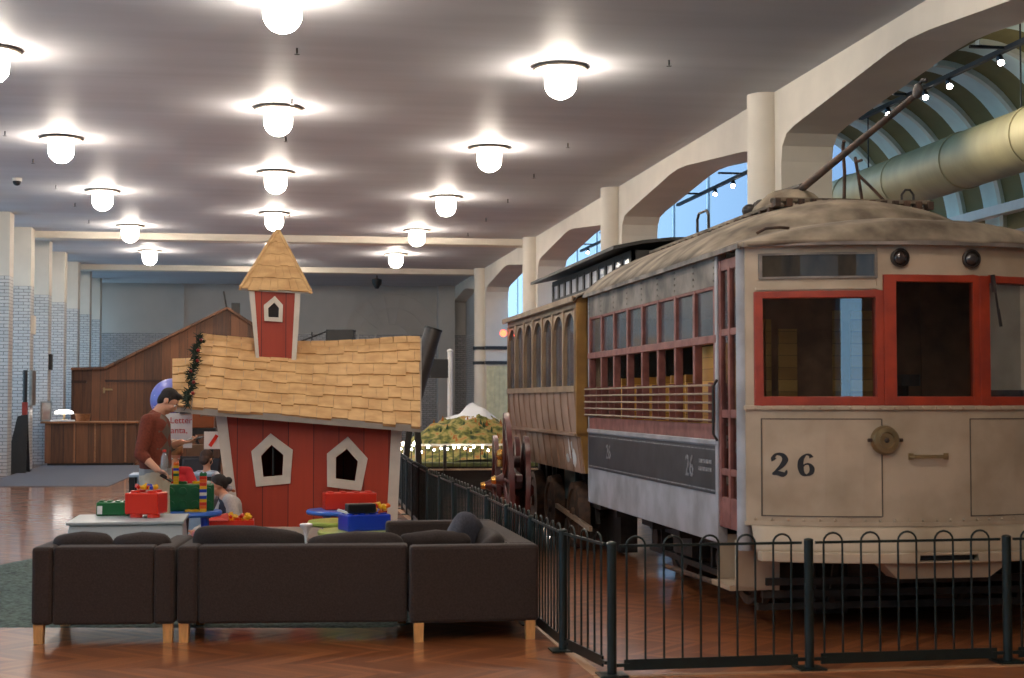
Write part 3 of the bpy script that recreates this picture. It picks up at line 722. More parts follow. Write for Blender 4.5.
curved(MB(), 4.965, XS1-.1, 1.72, 2.46, -.05, .006, 4).build('window_blind', K['cream_panel'], tram)  # stands in for the inner cream partition, moved forward to catch the light
for k in range(8):
    y = 11.25+k*.46
    for x0, x1 in ((XS0+.12, TX-.28), (TX+.28, XS1-.12)):
        m = MB(); m.box(x0, x1, y, y+.04, 1.25, 1.86).box(x0, x1, y-.36, y, 1.22, 1.27).box(x0+.05, x0+.09, y-.2, y-.15, .86, 1.22)
        m.build('slatted_seat', K['yellow_slat'], tram)
MB().prism([(XS0+.10, 10.92, 1.3), (XS0+.10, 11.62, 1.3), (XS0+.10, 11.82, 2.07), (XS0+.10, 10.92, 2.07)], (.03, 0, 0)).build('yellow_partition', K['yellow_slat'], tram)
MB().cyl((TX-.1, 10.2, .86), (TX-.1, 10.2, 1.75), .05, n=12).cyl((TX-.1, 10.2, 1.75), (TX-.1, 10.2, 1.83), .13, n=16).build('controller_stand', K['iron'], tram)
# roof
def amp(s):
    P = [(0, 0), (.05, .07), (.14, .145), (.3, .185), (.62, .215), (.95, .235), (1.05, .34), (1.25, .43), (1.6, .49), (2.2, .51), (6, .51)]
    for (a, ya), (b, yb) in zip(P, P[1:]):
        if s <= b: return ya+(yb-ya)*(s-a)/(b-a)
    return .51
vv = [0, .006, .014, .03, .06, .1, .15, .185, .2, .22, .26, .32, .42, .55, .7, .85, 1]
def roof(u, v):
    k = v*(len(vv)-1); i = min(int(k), len(vv)-2); t = vv[i]+(vv[i+1]-vv[i])*(k-i)
    x = TX+(TW+.05)*(2*u-1); yf = yfr(TX+(x-TX)*.96)-.07
    y = yf+(YR+.03-yf)*t; q = abs(2*u-1)
    h = amp(y-yf)*(1-q**2.05)**.86
    return Vector((x, y, 2.735+h+.006*math.sin(9*x+5*y)*(1-q)))
m = MB(); m.grid(roof, 48, len(vv)*3-3)
m.build('roof', K['canvas'], tram, smooth='all', solid=.03)
m = MB()
for k in range(26):
    a, b = XS0-.04+k*(2*TW+.08)/26, XS0-.04+(k+1)*(2*TW+.08)/26
    ya, yb = yfr(max(XS0, min(XS1, a)))-.08, yfr(max(XS0, min(XS1, b)))-.08
    m.hexa([(a, ya, 2.715), (b, yb, 2.715), (b, yb+.03, 2.715), (a, ya+.03, 2.715)], [(a, ya, 2.745), (b, yb, 2.745), (b, yb+.03, 2.745), (a, ya+.03, 2.745)])
m.box(XS0-.06, XS0-.03, 10.2, YR+.03, 2.71, 2.745).box(XS1+.03, XS1+.06, 10.2, YR+.03, 2.71, 2.745)
m.build('roof_edge_moulding', K['letter_board'], tram)
# roof walk: boards on blocks along the crown and round the front
rw = MB()
for x in (TX-.62, TX+.58): rw.box(x, x+.10, 11.45, YR-.1, 3.175, 3.20)
for y in (11.4,): rw.box(TX-.62, TX+.68, y, y+.10, 3.215, 3.245)
rwo = rw.build('roof_walk', K['canvas'], tram)
for k in range(14):
    x = TX-.62+k*.098; MB().box(x, x+.045, 11.37, 11.47, 3.17, 3.232).build('walk_block', K['rust'], rwo)
for k in range(16):
    y = 11.5+k*.22; MB().box(TX-.63, TX-.53, y, y+.04, 3.12, 3.178).build('walk_block', K['rust'], rwo)
for (a, b) in (((3.62, 12.5), .0),):
    x, y = a; MB().tube([(x, y, 3.08), (x, y, 3.19), (x, y-.05, 3.235), (x, y-.28, 3.235), (x, y-.33, 3.19), (x, y-.33, 3.08)], .012, 6).build('roof_grab_iron', K['iron'], tram)
MB().tube([(5.03, 11.5, 3.22), (5.03, 11.5, 3.30), (5.06, 11.5, 3.34), (5.10, 11.5, 3.34), (5.13, 11.5, 3.30), (5.13, 11.5, 3.22)], .01, 6).build('roof_hook', K['iron'], tram)
MB().tube([(3.5, 10.55, 2.86), (3.55, 10.5, 2.89), (3.66, 10.5, 2.90), (3.74, 10.55, 2.90)], .012, 6).build('roof_hook', K['rust'], tram)
# trolley
tb = MB().lathe([(.36, 3.20), (.31, 3.30), (.20, 3.40), (.14, 3.43), (0, 3.43)], (4.40, 12.35, 0), 20).build('trolley_base', K['canvas'], tram, smooth=True)
MB().tube([(4.36, 12.9, 3.42), (4.39, 12.6, 3.44), (4.45, 12.2, 3.45)], [.02, .035, .03], 8).cyl((4.34, 12.4, 3.42), (4.50, 12.4, 3.42), .035, n=12).tube([(4.2, 12.9, 3.27), (4.24, 12.8, 3.37), (4.3, 12.7, 3.38), (4.36, 12.72, 3.30)], .025, 8).ell((4.2, 12.85, 3.32), (.07, .07, .06)).ell((4.27, 12.75, 3.36), (.06, .06, .05)).build('trolley_spring', K['iron'], tb)
pw0, pw1 = Vector((4.45, 12.3, 3.42)), Vector((4.50, 10.02, 3.80))
po = MB().cyl(pw0, pw1, .032, .022, n=12).build('trolley_pole', K['rust'], tram, smooth=True)
MB().ell(pw1+Vector((0, -.02, .02)), (.03, .06, .055)).tube([pw1+Vector((-.0, .02, .03)), pw1+Vector((.02, -.05, .09)), pw1+Vector((.03, -.1, .08))], .014, 6).build('trolley_wheel', K['iron'], po)
m = MB().tube([(4.62, 11.7, 3.22), (4.62, 11.68, 3.5), (4.60, 11.66, 3.70), (4.585, 11.6, 3.74)], .014, 6).tube([(4.74, 11.6, 3.23), (4.69, 11.56, 3.44), (4.655, 11.54, 3.60)], .013, 6).tube([(4.655, 11.54, 3.60), (4.66, 11.52, 3.56), (4.69, 11.48, 3.57)], .012, 6).tube([(4.69, 11.56, 3.46), (4.82, 11.54, 3.33), (4.92, 11.54, 3.23)], .012, 6)
m.build('pole_hook_stand', K['rust'], tram)
# running gear
def wheel(mb, x, y, r, th=.11):
    mb.lathe([(0, -.02), (.07, -.03), (.08, 0), (r*.78, .01), (r*.80, -.01), (r, -.01), (r+.02, th*.75), (r+.02, th), (r*.8, th), (r*.78, .06), (0, .06)], (x, y, r+.02), 28, 'x')
for y in (11.75, 13.75):
    for sx in (1, -1):
        m = MB(); wheel(m, TX-.74, y, .36)
        if sx < 0: m = MB(); wheel(m, TX+.63, y, .36)
        m.build('wheel', K['rust'], tram, smooth=True)
    MB().cyl((TX-.8, y, .38), (TX+.8, y, .38), .05, n=12).build('axle', K['iron'], tram)
for x in (TX-.92, TX+.84):
    m = MB(); m.box(x, x+.08, 11.1, 14.5, .44, .52).box(x, x+.08, 11.4, 14.2, .22, .27)
    for y in (11.75, 13.75): m.box(x-.03, x+.11, y-.12, y+.12, .26, .52).cyl((x-.06, y, .38), (x+.02, y, .38), .085, n=14)
    for y in (11.35, 12.2, 13.3, 14.15): m.bar((x+.04, y, .24), (x+.04, y, .5), .05, .05)
    for y in (11.5, 12.05, 13.5, 14.0): m.cyl((x+.04, y, .52), (x+.04, y, .66), .055, n=12)
    m.build('truck_frame', K['iron'], tram)
m = MB(); m.box(TX-1.1, TX+1.1, 10.6, 14.8, .56, .64)
for y in (10.9, 12.3, 13.2, 14.6): m.box(TX-1.15, TX+1.15, y, y+.1, .5, .66)
m.build('underframe', K['iron'], tram)
MB().box(TX-1.0, TX-.7, 12.45, 13.05, .32, .56).box(TX-.6, TX-.1, 12.3, 13.2, .22, .56).build('motor_case', K['iron'], tram)
m = MB()
for z, y in ((.34, 10.35), (.24, 10.45), (.14, 10.55)): m.box(TX-1.05, TX+1.05, y, y+.05, z, z+.05)
for x in (-1.0, -.5, .5, .95): m.bar((TX+x, 10.42, .60), (TX+x, 10.58, .14), .04, .03)
m.build('lifeguard', K['iron'], tram)
MB().box(TX-.45, TX-.2, 11.0, 15.0, .04, .56).build('equipment_box', K['iron'], tram)  # dark box added to block the bright view under the streetcar
sp_ = MB(); sp_.box(XS0-.06, XS0+.30, 10.42, 10.86, .30, .335); sp_.prism([(XS0-.02, 10.38, .66), (XS0-.02, 10.40, .335), (XS0+.3, 10.40, .30), (XS0+.3, 10.38, .66)], (0, .03, 0)); sp_.prism([(XS0-.0, 10.86, .66), (XS0-.0, 10.88, .335), (XS0+.3, 10.88, .30), (XS0+.3, 10.86, .66)], (0, .03, 0)); sp_.box(XS0+.27, XS0+.3, 10.4, 10.88, .3, .66)
sp_.build('entrance_step', K['car_white'], tram)
MB().cyl((XS0+.15, 13.0, .20), (XS0+.15, 11.0, .24), .022, n=8).build('brake_rod', K['rust'], tram)
struct(MB().box(6.0, 6.3, 9.3, 24, 0, .8).build('trim_9', K['black']))  # black block added to keep the gap beneath the streetcar dark
# ---------------------------------------------------------------- brown and yellow passenger coach behind the streetcar
K['coach_tan'] = mat('faded_brown_coach_paint', (168, 138, 118), .55, alt=(146, 116, 96), scale=2.5, detail=7)
K['coach_frame'] = mat('tan_coach_window_frame', (160, 134, 104), .55, alt=(132, 106, 80), scale=4)
K['coach_yellow'] = mat('ochre_coach_end', (172, 128, 62), .5, alt=(140, 102, 48), scale=4)
K['coach_roof'] = mat('coach_roof_canvas', (140, 124, 104), .85, alt=(104, 92, 78), scale=3)
K['clere'] = mat('dark_clerestory_paint', (44, 42, 38), .6)
K['coach_glass'] = glass('coach_glass', (.46, .49, .52), .12, .04, .14, (.36, .40, .46))
K['peeled'] = mat('bare_peeled_patch', (206, 204, 198), .7)
CY0, CY1, CX, CW = 15.62, 20.15, 4.50, 1.30
coach = thing('railway_coach', 'faded brown and ochre coach with pointed-arch windows standing behind the streetcar', 'railway coach', (CX, 17.9, 0))
cprof = [(.88, 1.225), (.92, 1.23), (1.26, 1.275), (1.27, 1.315), (1.30, 1.32), (1.305, 1.255), (1.42, 1.275), (1.62, 1.295), (1.735, 1.30)]
for sgn_ in (-1, 1):
    m = MB()
    for (z0, w0), (z1, w1) in zip(cprof, cprof[1:]):
        p = [(CX+sgn_*w0, CY0, z0), (CX+sgn_*w1, CY0, z1), (CX+sgn_*(w1-.05), CY0, z1), (CX+sgn_*(w0-.05), CY0, z0)]
        m.prism(p, (0, CY1-CY0, 0))
    m.build('curved_side', K['coach_tan'], coach)
    for k in range(12):
        m = MB(); y = CY0+.04+k*(CY1-CY0-.1)/11
        for lo, hi in ((5, 8), (0, 2)):
            for (z0, w0), (z1, w1) in zip(cprof[lo:hi+1], cprof[lo+1:hi+1]):
                m.hexa([(CX+sgn_*(w0+.001), y, z0), (CX+sgn_*(w0+.014), y, z0), (CX+sgn_*(w0+.014), y+.03, z0), (CX+sgn_*(w0+.001), y+.03, z0)], [(CX+sgn_*(w1+.001), y, z1), (CX+sgn_*(w1+.014), y, z1), (CX+sgn_*(w1+.014), y+.03, z1), (CX+sgn_*(w1+.001), y+.03, z1)])
        m.build('side_batten', K['coach_tan'], coach)
    x = CX+sgn_*1.305; xi = x-sgn_*.06
    x0, x1 = min(x, xi), max(x, xi)
    m = MB(); m.box(x0-.02, x1+.02, CY0, CY1, 1.735, 1.80); m.box(x0, x1, CY0, CY1, 2.60, 2.72)
    n = 7; pt = (CY1-CY0)/n
    for k in range(n+1):
        y = CY0+pt*k; m.box(x0-.012, x1+.012, max(CY0, y-.036), min(CY1, y+.036), 1.80, 2.62)
    for k in range(n):           # pointed arch heads
        yc = CY0+pt*(k+.5); hw = pt/2-.036
        for s_ in (-1, 1):
            for j in range(5):
                t0, t1 = j/5, (j+1)/5
                f_ = lambda t: 2.36+.22*math.sin(t*PI/2)
                ya, yb = yc+s_*hw*(1-t0**1.6), yc+s_*hw*(1-t1**1.6)
                m.prism([(x0, ya, f_(t0)), (x0, yb, f_(t1)), (x0, yb, 2.62), (x0, ya, 2.62)], (x1-x0, 0, 0))
        for q in (hw-.02,):
            m.box(x0+.005, x1-.005, yc-q, yc-q+.012, 1.8, 2.45).box(x0+.005, x1-.005, yc+q-.012, yc+q, 1.8, 2.45)
    m.build('window_frame', K['coach_frame'], coach)
    MB().box((x0+x1)/2-.003, (x0+x1)/2+.003, CY0+.02, CY1-.02, 1.79, 2.62).build('window_glass', K['coach_glass'], coach)
m = MB()
for q in ((15.95, 1.03, .13, .1), (16.15, 1.10, .07, .13), (16.02, 1.16, .04, .06), (16.32, 1.02, .10, .05)):
    y, z, a, b = q; w_ = 1.23+(z-.92)/.34*.045
    pts = [(CX-w_-.004-(math.sin(t)*b)*.13, y+a*math.cos(t)*random.uniform(.6, 1.1), z+b*math.sin(t)*random.uniform(.6, 1.1)) for t in [2*PI*k/9 for k in range(9)]]
    m.prism(pts, (-.003, 0, 0))
m.build('peeled_patch', K['peeled'], coach)
for y, nm in ((CY0-.03, 'near'), (CY1, 'far')):
    m = MB(); z0 = .92
    pr = [(-s*(-1), z) for s, z in ()]
    poly = [(CX-w_+.02, y, z) for z, w_ in cprof]+[(CX-1.30, y, 2.72), (CX-.6, y, 2.92), (CX+.6, y, 2.92), (CX+1.30, y, 2.72)]+[(CX+w_-.02, y, z) for z, w_ in reversed(cprof)]
    m.prism(poly, (0, .05, 0)); m.box(CX-1.31, CX-1.2, y-.03, y, 1.3, 2.72).box(CX+1.2, CX+1.31, y-.03, y, 1.3, 2.72)
    m.build('end_wall', K['coach_yellow'], coach)
# roof and clerestory
m = MB()
for s_ in (-1, 1):
    P = [(1.36, 2.70), (1.30, 2.745), (1.1, 2.83), (.9, 2.90), (.72, 2.95)]
    for (a, za), (b, zb) in zip(P, P[1:]):
        m.prism([(CX+s_*a, CY0-.12, za), (CX+s_*b, CY0-.12, zb), (CX+s_*b, CY0-.12, zb-.03), (CX+s_*a, CY0-.12, za-.03)], (0, CY1-CY0+.24, 0))
m.build('roof', K['coach_roof'], coach, smooth=True)
for x in (CX-1.37, CX+1.33): MB().box(x, x+.04, CY0-.12, CY1+.12, 2.68, 2.735).build('eave_moulding', K['coach_frame'], coach)
m = MB(); m.box(CX-.70, CX-.66, CY0, CY1, 2.93, 3.0).box(CX+.66, CX+.70, CY0, CY1, 2.93, 3.0).box(CX-.70, CX-.66, CY0, CY1, 3.17, 3.24).box(CX+.66, CX+.70, CY0, CY1, 3.17, 3.24).box(CX-.7, CX+.7, CY1-.04, CY1, 2.93, 3.24).box(CX-.7, CX+.7, CY0, CY0+.04, 2.93, 3.24)
for k in range(12):
    y = CY0+k*(CY1-CY0-.1)/11
    m.box(CX-.705, CX-.655, y, y+.10, 2.98, 3.2).box(CX+.655, CX+.705, y, y+.10, 2.98, 3.2)
m.build('clerestory_wall', K['clere'], coach)
K['pale_glass'] = glass('milky_glass', (.5, .5, .5), .25, .15, .45, (.75, .74, .78))  # white of the reflected light is put into the haze colour
for x in (CX-.69, CX+.685): MB().box(x, x+.005, CY0, CY1, 2.98, 3.19).build('clerestory_glass', K['pale_glass'], coach)
m = MB()
P = [(-.92, 3.235), (-.6, 3.30), (-.3, 3.335), (0, 3.345), (.3, 3.335), (.6, 3.30), (.92, 3.235)]
for (a, za), (b, zb) in zip(P, P[1:]): m.prism([(CX+a, CY0-.1, za), (CX+b, CY0-.1, zb), (CX+b, CY0-.1, zb+.035), (CX+a, CY0-.1, za+.035)], (0, CY1-CY0+.55, 0))
m.build('clerestory_roof', K['clere'], coach)
MB().cyl((CX-.35, 18.4, 3.3), (CX-.35, 18.4, 3.40), .06, n=12).ell((CX-.35, 18.4, 3.41), (.13, .13, .04)).ell((CX-.2, 17.9, 3.38), (.1, .1, .05)).build('roof_vent', K['black'], coach)
MB().box(CX-1.2, CX+1.2, CY0, CY1, .88, .95).build('floor_deck', K['iron'], coach)
MB().ell((CX-1.36, CY1+.06, 2.55), .045).cyl((CX-1.30, CY1+.06, 2.55), (CX-1.2, CY1+.03, 2.55), .015).build('red_marker_lamp', emit('red_lamp', (1, .07, .03), 6), coach)  # red glow of a far exit sign, stood in for by this lamp
for y in (16.6, 18.0, 19.2):
    for x in (CX-1.13, CX+1.02):
        m = MB(); wheel(m, x, y, .36); m.build('wheel', K['rust'], coach, smooth=True)
    MB().cyl((CX-1.0, y, .38), (CX+1.0, y, .38), .05, n=12).build('axle', K['iron'], coach)
for x in (CX-.98, CX+.90):
    m = MB(); m.box(x, x+.08, 15.9, 19.8, .48, .58)
    for y in (16.6, 18.0, 19.2): m.box(x-.01, x+.11, y-.13, y+.13, .24, .6).cyl((x+.04, y-.25, .58), (x+.04, y-.25, .84), .07, n=12).cyl((x+.04, y+.25, .58), (x+.04, y+.25, .84), .07, n=12)
    for y in (16.2, 17.3, 18.6, 19.6): m.bar((x+.04, y, .30), (x+.04, y+.2, .86), .04, .05)
    m.build('truck_frame', K['iron'], coach)
MB().bar((CX-1.15, 15.6, .30), (CX-1.15, 17.5, .42), .035, .05).build('brake_rod', K['pipe'], coach)
MB().box(CX-.78, CX-.6, 15.8, 19.9, .03, .84).build('equipment_box', K['iron'], coach)  # dark box added to shut off the bright floor reflection
MB().box(CX-1.05, CX-.7, 16.9, 17.5, .5, .84).build('battery_box', mat('teal_box_paint', (34, 62, 66), .5), coach)

# ---------------------------------------------------------------- maroon cart with tall wheels between fence and coach
K['maroon'] = mat('maroon_paint', (92, 34, 30), .4, alt=(66, 24, 22), scale=6)
K['cart_brass'] = mat('polished_brass', (214, 160, 84), .25, .9)
cart = thing('wheeled_cart', 'maroon cart with tall thin spoked wheels beside the brown coach', 'cart', (2.75, 17.5, 0))
def spoked(name, x, y, r, lean=0., n=12):
    c = Vector((x, y, r+.0)); T = Matrix.Translation((x, y, 0)) @ Matrix.Rotation(lean, 4, 'Y') @ Matrix.Translation((-x, -y, 0))
    m = MB(); m.lathe([(r-.06, -.025), (r, -.028), (r, .028), (r-.06, .025)], c, 36, 'x')
    m.faces([c+Vector((-.025, math.cos(t)*(r-.06), math.sin(t)*(r-.06))) for t in [2*PI*k/36 for k in range(36)]]+[c+Vector((.025, math.cos(t)*(r-.06), math.sin(t)*(r-.06))) for t in [2*PI*k/36 for k in range(36)]], [(k, (k+1) % 36, 36+(k+1) % 36, 36+k) for k in range(36)])
    for k in range(n):
        t = 2*PI*k/n; d = Vector((0, math.cos(t), math.sin(t))); m.cyl(c+Vector((-.05, 0, 0))+d*.06, c+d*(r-.05), .02, .015, 8)
    bmesh.ops.transform(m.bm, matrix=T, verts=m.bm.verts)
    w_ = m.build(name, K['maroon'], cart, smooth=True)
    h = MB().lathe([(0, -.17), (.04, -.17), (.05, -.12), (.085, -.06), (.085, .06), (.05, .1), (0, .1)], c, 18, 'x'); bmesh.ops.transform(h.bm, matrix=T, verts=h.bm.verts)
    h.build('hub', K['maroon'], w_, smooth=True)
    b = MB().lathe([(0, -.2), (.035, -.2), (.045, -.17), (.045, -.14)], c, 16, 'x'); bmesh.ops.transform(b.bm, matrix=T, verts=b.bm.verts); b.build('hub_cap', K['cart_brass'], w_, smooth=True)
spoked('wheel', 2.68, 16.95, .755, -.04); spoked('wheel', 2.60, 18.45, .61, -.04); spoked('wheel', 2.83, 17.15, .62, .02); spoked('wheel', 2.80, 18.6, .60, .02)
MB().cyl((2.58, 16.95, .70), (2.9, 17.1, .64), .035, n=10).build('axle', K['maroon'], cart); MB().cyl((2.5, 18.45, .61), (2.88, 18.6, .61), .035, n=10).build('axle', K['maroon'], cart)
m = MB(); m.box(2.71, 2.79, 16.6, 18.9, .74, .82).box(2.70, 2.80, 16.8, 17.2, .66, .78).box(2.70, 2.78, 18.3, 18.6, .58, .78); m.build('cart_frame', K['maroon'], cart, bevel=.01)
m = MB().lathe([(0, -.12), (.15, -.12), (.15, -.1), (.07, -.08), (.07, .08), (.15, .1), (.15, .12), (0, .12)], (2.75, 17.75, .92), 20, 'x'); m.build('reel_drum', K['maroon'], cart, smooth=True)
lm = MB().cyl((2.60, 17.9, .86), (2.60, 17.9, .94), .05, n=12).ell((2.60, 17.9, 1.0), (.06, .06, .07)); lm.build('brass_lamp', K['cart_brass'], cart, smooth=True)
cart.rotation_euler.z = -.11; cart.location.x += .11

# ---------------------------------------------------------------- model railway mountain
K['mount'] = mat('model_mountain_scenery', (130, 120, 60), .9)
def mountain_mat():
    m = K['mount']; n, l = nodes_of(m); b = n['Principled BSDF']
    t = n.new('ShaderNodeTexCoord'); sp = n.new('ShaderNodeSeparateXYZ'); l.new(t.outputs['Object'], sp.inputs[0])
    ns = n.new('ShaderNodeTexNoise'); ns.inputs['Scale'].default_value = 7; ns.inputs['Detail'].default_value = 6; l.new(t.outputs['Object'], ns.inputs['Vector'])
    r = n.new('ShaderNodeValToRGB'); l.new(ns.outputs[0], r.inputs[0]); e = r.color_ramp.elements
    e[0].position = .32; e[0].color = (*lin((44, 56, 34)), 1); e[1].position = .68; e[1].color = (*lin((176, 112, 56)), 1)
    k = e.new(.45); k.color = (*lin((110, 112, 50)), 1); k = e.new(.56); k.color = (*lin((172, 156, 92)), 1)
    n2 = n.new('ShaderNodeTexNoise'); n2.inputs['Scale'].default_value = 5; l.new(t.outputs['Object'], n2.inputs['Vector'])
    a = n.new('ShaderNodeMath'); a.operation = 'MULTIPLY_ADD'; a.inputs[1].default_value = .35; l.new(n2.outputs[0], a.inputs[0]); l.new(sp.outputs[2], a.inputs[2])
    g = n.new('ShaderNodeMath'); g.operation = 'GREATER_THAN'; g.inputs[1].default_value = 1.505; l.new(a.outputs[0], g.inputs[0])
    mx = n.new('ShaderNodeMixRGB'); l.new(g.outputs[0], mx.inputs[0]); l.new(r.outputs[0], mx.inputs[1]); mx.inputs[2].default_value = (*lin((236, 236, 236)), 1)
    l.new(mx.outputs[0], b.inputs['Base Color'])
mountain_mat()
MX, MY = 3.78, 28.2
lay = thing('model_railway_table', 'low model railway table with a black skirt behind the trains', 'table', (3.6, 28, 0))
MB().box(1.9, 5.9, 26.25, 30.2, .04, .50).build('table_skirt', K['black'], lay)
MB().box(1.85, 5.95, 26.15, 30.3, .50, .56).build('table_deck', mat('layout_green', (92, 96, 52), .9, alt=(60, 70, 40), scale=6), lay)
def mh(u, v):
    x = 2.0+3.8*u; y = 26.6+3.4*v
    dx, dy = (x-MX)/1.75, (y-MY)/1.5; d = math.sqrt(dx*dx+dy*dy)
    h = max(0, 1-d)**1.15*.78+.25*max(0, 1-d*.9)**.5
    nz = .06*math.sin(6*x+2*y)*math.sin(5*y-x)+.04*math.sin(13*x)*math.cos(11*y)
    return Vector((x, y, .555+h*.98+nz*min(1, h*2)))
m = MB(); m.grid(mh, 70, 60); tag(m.build('model_mountain', K['mount'], smooth='all'), 'model mountain with a snowy peak and autumn slopes on the railway table', 'model mountain')
K['tree_a'] = mat('model_tree_green', (46, 66, 40), .9); K['tree_b'] = mat('model_tree_orange', (170, 104, 50), .9)
for k in range(90):
    u, v = random.uniform(.1, .9), random.uniform(.02, .5)
    p = mh(u, v)
    if p.z < .6 or p.z > 1.32: continue
    h = random.uniform(.05, .10); mm = K['tree_a'] if random.random() < .6 else K['tree_b']
    tt = MB().cyl(p-Vector((0, 0, .02)), p+Vector((0, 0, h)), h*.38, .004, 7).build('model_tree', mm)
    near = 'dark green' if mm is K['tree_a'] else 'orange'
    tag(tt, 'tiny %s model tree on the slope of the model mountain' % near, 'model tree', 'tiny %s trees on the model mountain' % near)
rl = thing('layout_railing', 'thin railing with a pale top rail around the model railway table', 'railing', (3.3, 26.05, 0))
MB().box(1.8, 5.6, 26.0, 26.05, .86, .895).build('top_rail', K['white_metal'], rl); MB().box(1.8, 5.6, 26.0, 26.05, .44, .47).build('bottom_rail', K['pipe'], rl)
m = MB()
for k in range(32): m.cyl((1.85+.12*k, 26.025, .46), (1.85+.12*k, 26.025, .87), .008, n=6)
m.build('baluster', K['dark_metal'], rl)
for x in (1.82, 3.0, 4.3, 5.55): MB().box(x, x+.05, 26.0, 26.05, 0, .88).build('railing_post', K['dark_metal'], rl)
sl = thing('string_lights', 'string of small white lights hung along the railing of the model railway', 'string lights', (3.3, 25.98, .8))
pts = [(1.8+.05*k, 25.985, .80+.025*math.sin(k*1.3)) for k in range(76)]
MB().tube(pts, .004, 5).build('cord', K['dark_metal'], sl)
K['fairy'] = emit('fairy_light', (1, .93, .78), 26)
bl = MB().ell((0, 0, 0), (.017, .014, .02), 8, 6).build('bulb', K['fairy'], sl)
bl.location = (1.85, 25.975, .78)
for k in range(1, 34):
    c = bl.copy(); COL.objects.link(c); c.parent = sl; c.matrix_parent_inverse = bl.matrix_parent_inverse.copy(); c.location = (1.85+.10*k+random.uniform(-.03, .03), 25.975, .80+random.uniform(-.05, .04))
for k in range(16):
    c = bl.copy(); COL.objects.link(c); c.parent = sl; c.matrix_parent_inverse = bl.matrix_parent_inverse.copy(); c.location = (1.9+random.uniform(0, .75), 25.975, .9+random.uniform(-.02, .09) if k % 2 else .70+random.uniform(-.05, .05))

# ---------------------------------------------------------------- things behind the playhouse on the right
tb_ = MB(); a, b = at(420, 376, 25.3), at(433.5, 329, 25.3); tb_.cyl(a-(b-a)*.9, b, .145, n=28); tube = thing('dark_tube', 'thick dark tube leaning behind the right end of the shingled roof', 'tube', tuple(a-(b-a)*.9))
tb_.build('tube_barrel', mat('dark_tube_paint', (48, 44, 42), .4, var=.2), tube, smooth=True)
d_ = (b-a).normalized(); MB().cyl(b-d_*.02, b+d_*.012, .153, n=28).build('tube_rim', K['dark_metal'], tube)
g0 = a-(b-a)*.9; m = MB(); m.box(g0.x-.2, g0.x+.3, g0.y-.35, g0.y+.35, 0, .12); m.bar((g0.x-.1, g0.y, .1), tuple(g0+d_*.3), .1, .1); m.bar((g0.x+.2, g0.y, .1), tuple(g0+d_*.5), .1, .1); m.build('tube_base', K['dark_metal'], tube)
p = at(450, 352, 33); sp_ = thing('sign_post', 'white pole with a blank black sign board, right of the playhouse roof', 'sign', (p.x, 33, 0))
MB().cyl((p.x, 33, 0), (p.x, 33, p.z), .055, n=16).ell((p.x, 33, p.z+.02), (.07, .07, .045)).build('pole', K['white_metal'], sp_, smooth=True)
MB().lathe([(0, 0), (.28, 0), (.26, .05), (.06, .07), (0, .07)], (p.x, 33, 0), 24).build('pole_base', K['white_metal'], sp_)
q0, q1 = at(424, 359, 33), at(448, 378, 33); MB().box(q0.x, q1.x+.02, 32.97, 33.03, q1.z, q0.z).build('sign_board', K['black'], sp_, bevel=.01)
# bands and slatted panel on the far pier
pb = MB()
for z in (2.80, 3.26): pb.lathe([(.25, -.05), (.275, -.05), (.275, .05), (.25, .05)], (XR-.06, 46.8, z), 24); pb.box(XR-.02, XR+.75, 46.25, 46.33, z-.05, z+.05)
struct(pb.build('trim_7', K['black']))
m = MB()
for k in range(9): m.box(XR+.02+.08*k, XR+.09+.08*k, 46.22, 46.30, .3, 2.7)
struct(m.build('trim_8', mat('pale_yellow_slats', (208, 196, 150), .6)))
# ---------------------------------------------------------------- crooked red playhouse
K['barn_red'] = board_material('red_painted_boards', (148, 44, 18), (172, 56, 26), .30, .5)
K['house_trim'] = mat('off_white_trim_paint', (206, 196, 182), .55, var=.06)
K['fascia'] = mat('grey_fascia_paint', (150, 140, 130), .6, var=.08)
K['shingle'] = mat('cedar_shingles', (212, 172, 120), .75, alt=(188, 146, 96), scale=5, detail=6, stretch=(1, 1, 2.5))
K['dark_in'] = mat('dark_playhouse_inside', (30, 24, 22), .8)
YW, YE, YRG, YBK = 18.35, 18.05, 19.3, 20.3
house = thing('playhouse', 'crooked red playhouse with wooden shingle roof, small tower and white window frames', 'playhouse', (.6, 19.2, 0))
def poly_wall(pts, Y, m_, name, par, th=.05, holes=()):
    """flat wall from pixel outline; holes are cut by bridging"""
    mb = MB(); mb.prism([at(x, y, Y) for x, y in pts], (0, th, 0)); return mb.build(name, m_, par)
def ring(outer, inner, Y, th, name, m_, par, off=0.):
    mb = MB(); n = len(outer)
    for i in range(n):
        j = (i+1) % n
        mb.prism([at(*outer[i], Y), at(*outer[j], Y), at(*inner[j], Y), at(*inner[i], Y)], (0, th, 0))
    return mb.build(name, m_, par, bevel=.004)
W1o = [(270.6, 433.4), (292.8, 450), (290.4, 483.5), (256, 486.8), (251.2, 451.4)]; W1i = [(271.5, 445), (283.3, 455), (282.4, 475.5), (263.5, 477), (261, 456)]
W2o = [(348, 436.7), (367.8, 458.4), (361.2, 491), (327.2, 486.8), (327, 453.7)]; W2i = [(347, 449), (358, 461.7), (355, 481), (336, 478.7), (336, 457.5)]
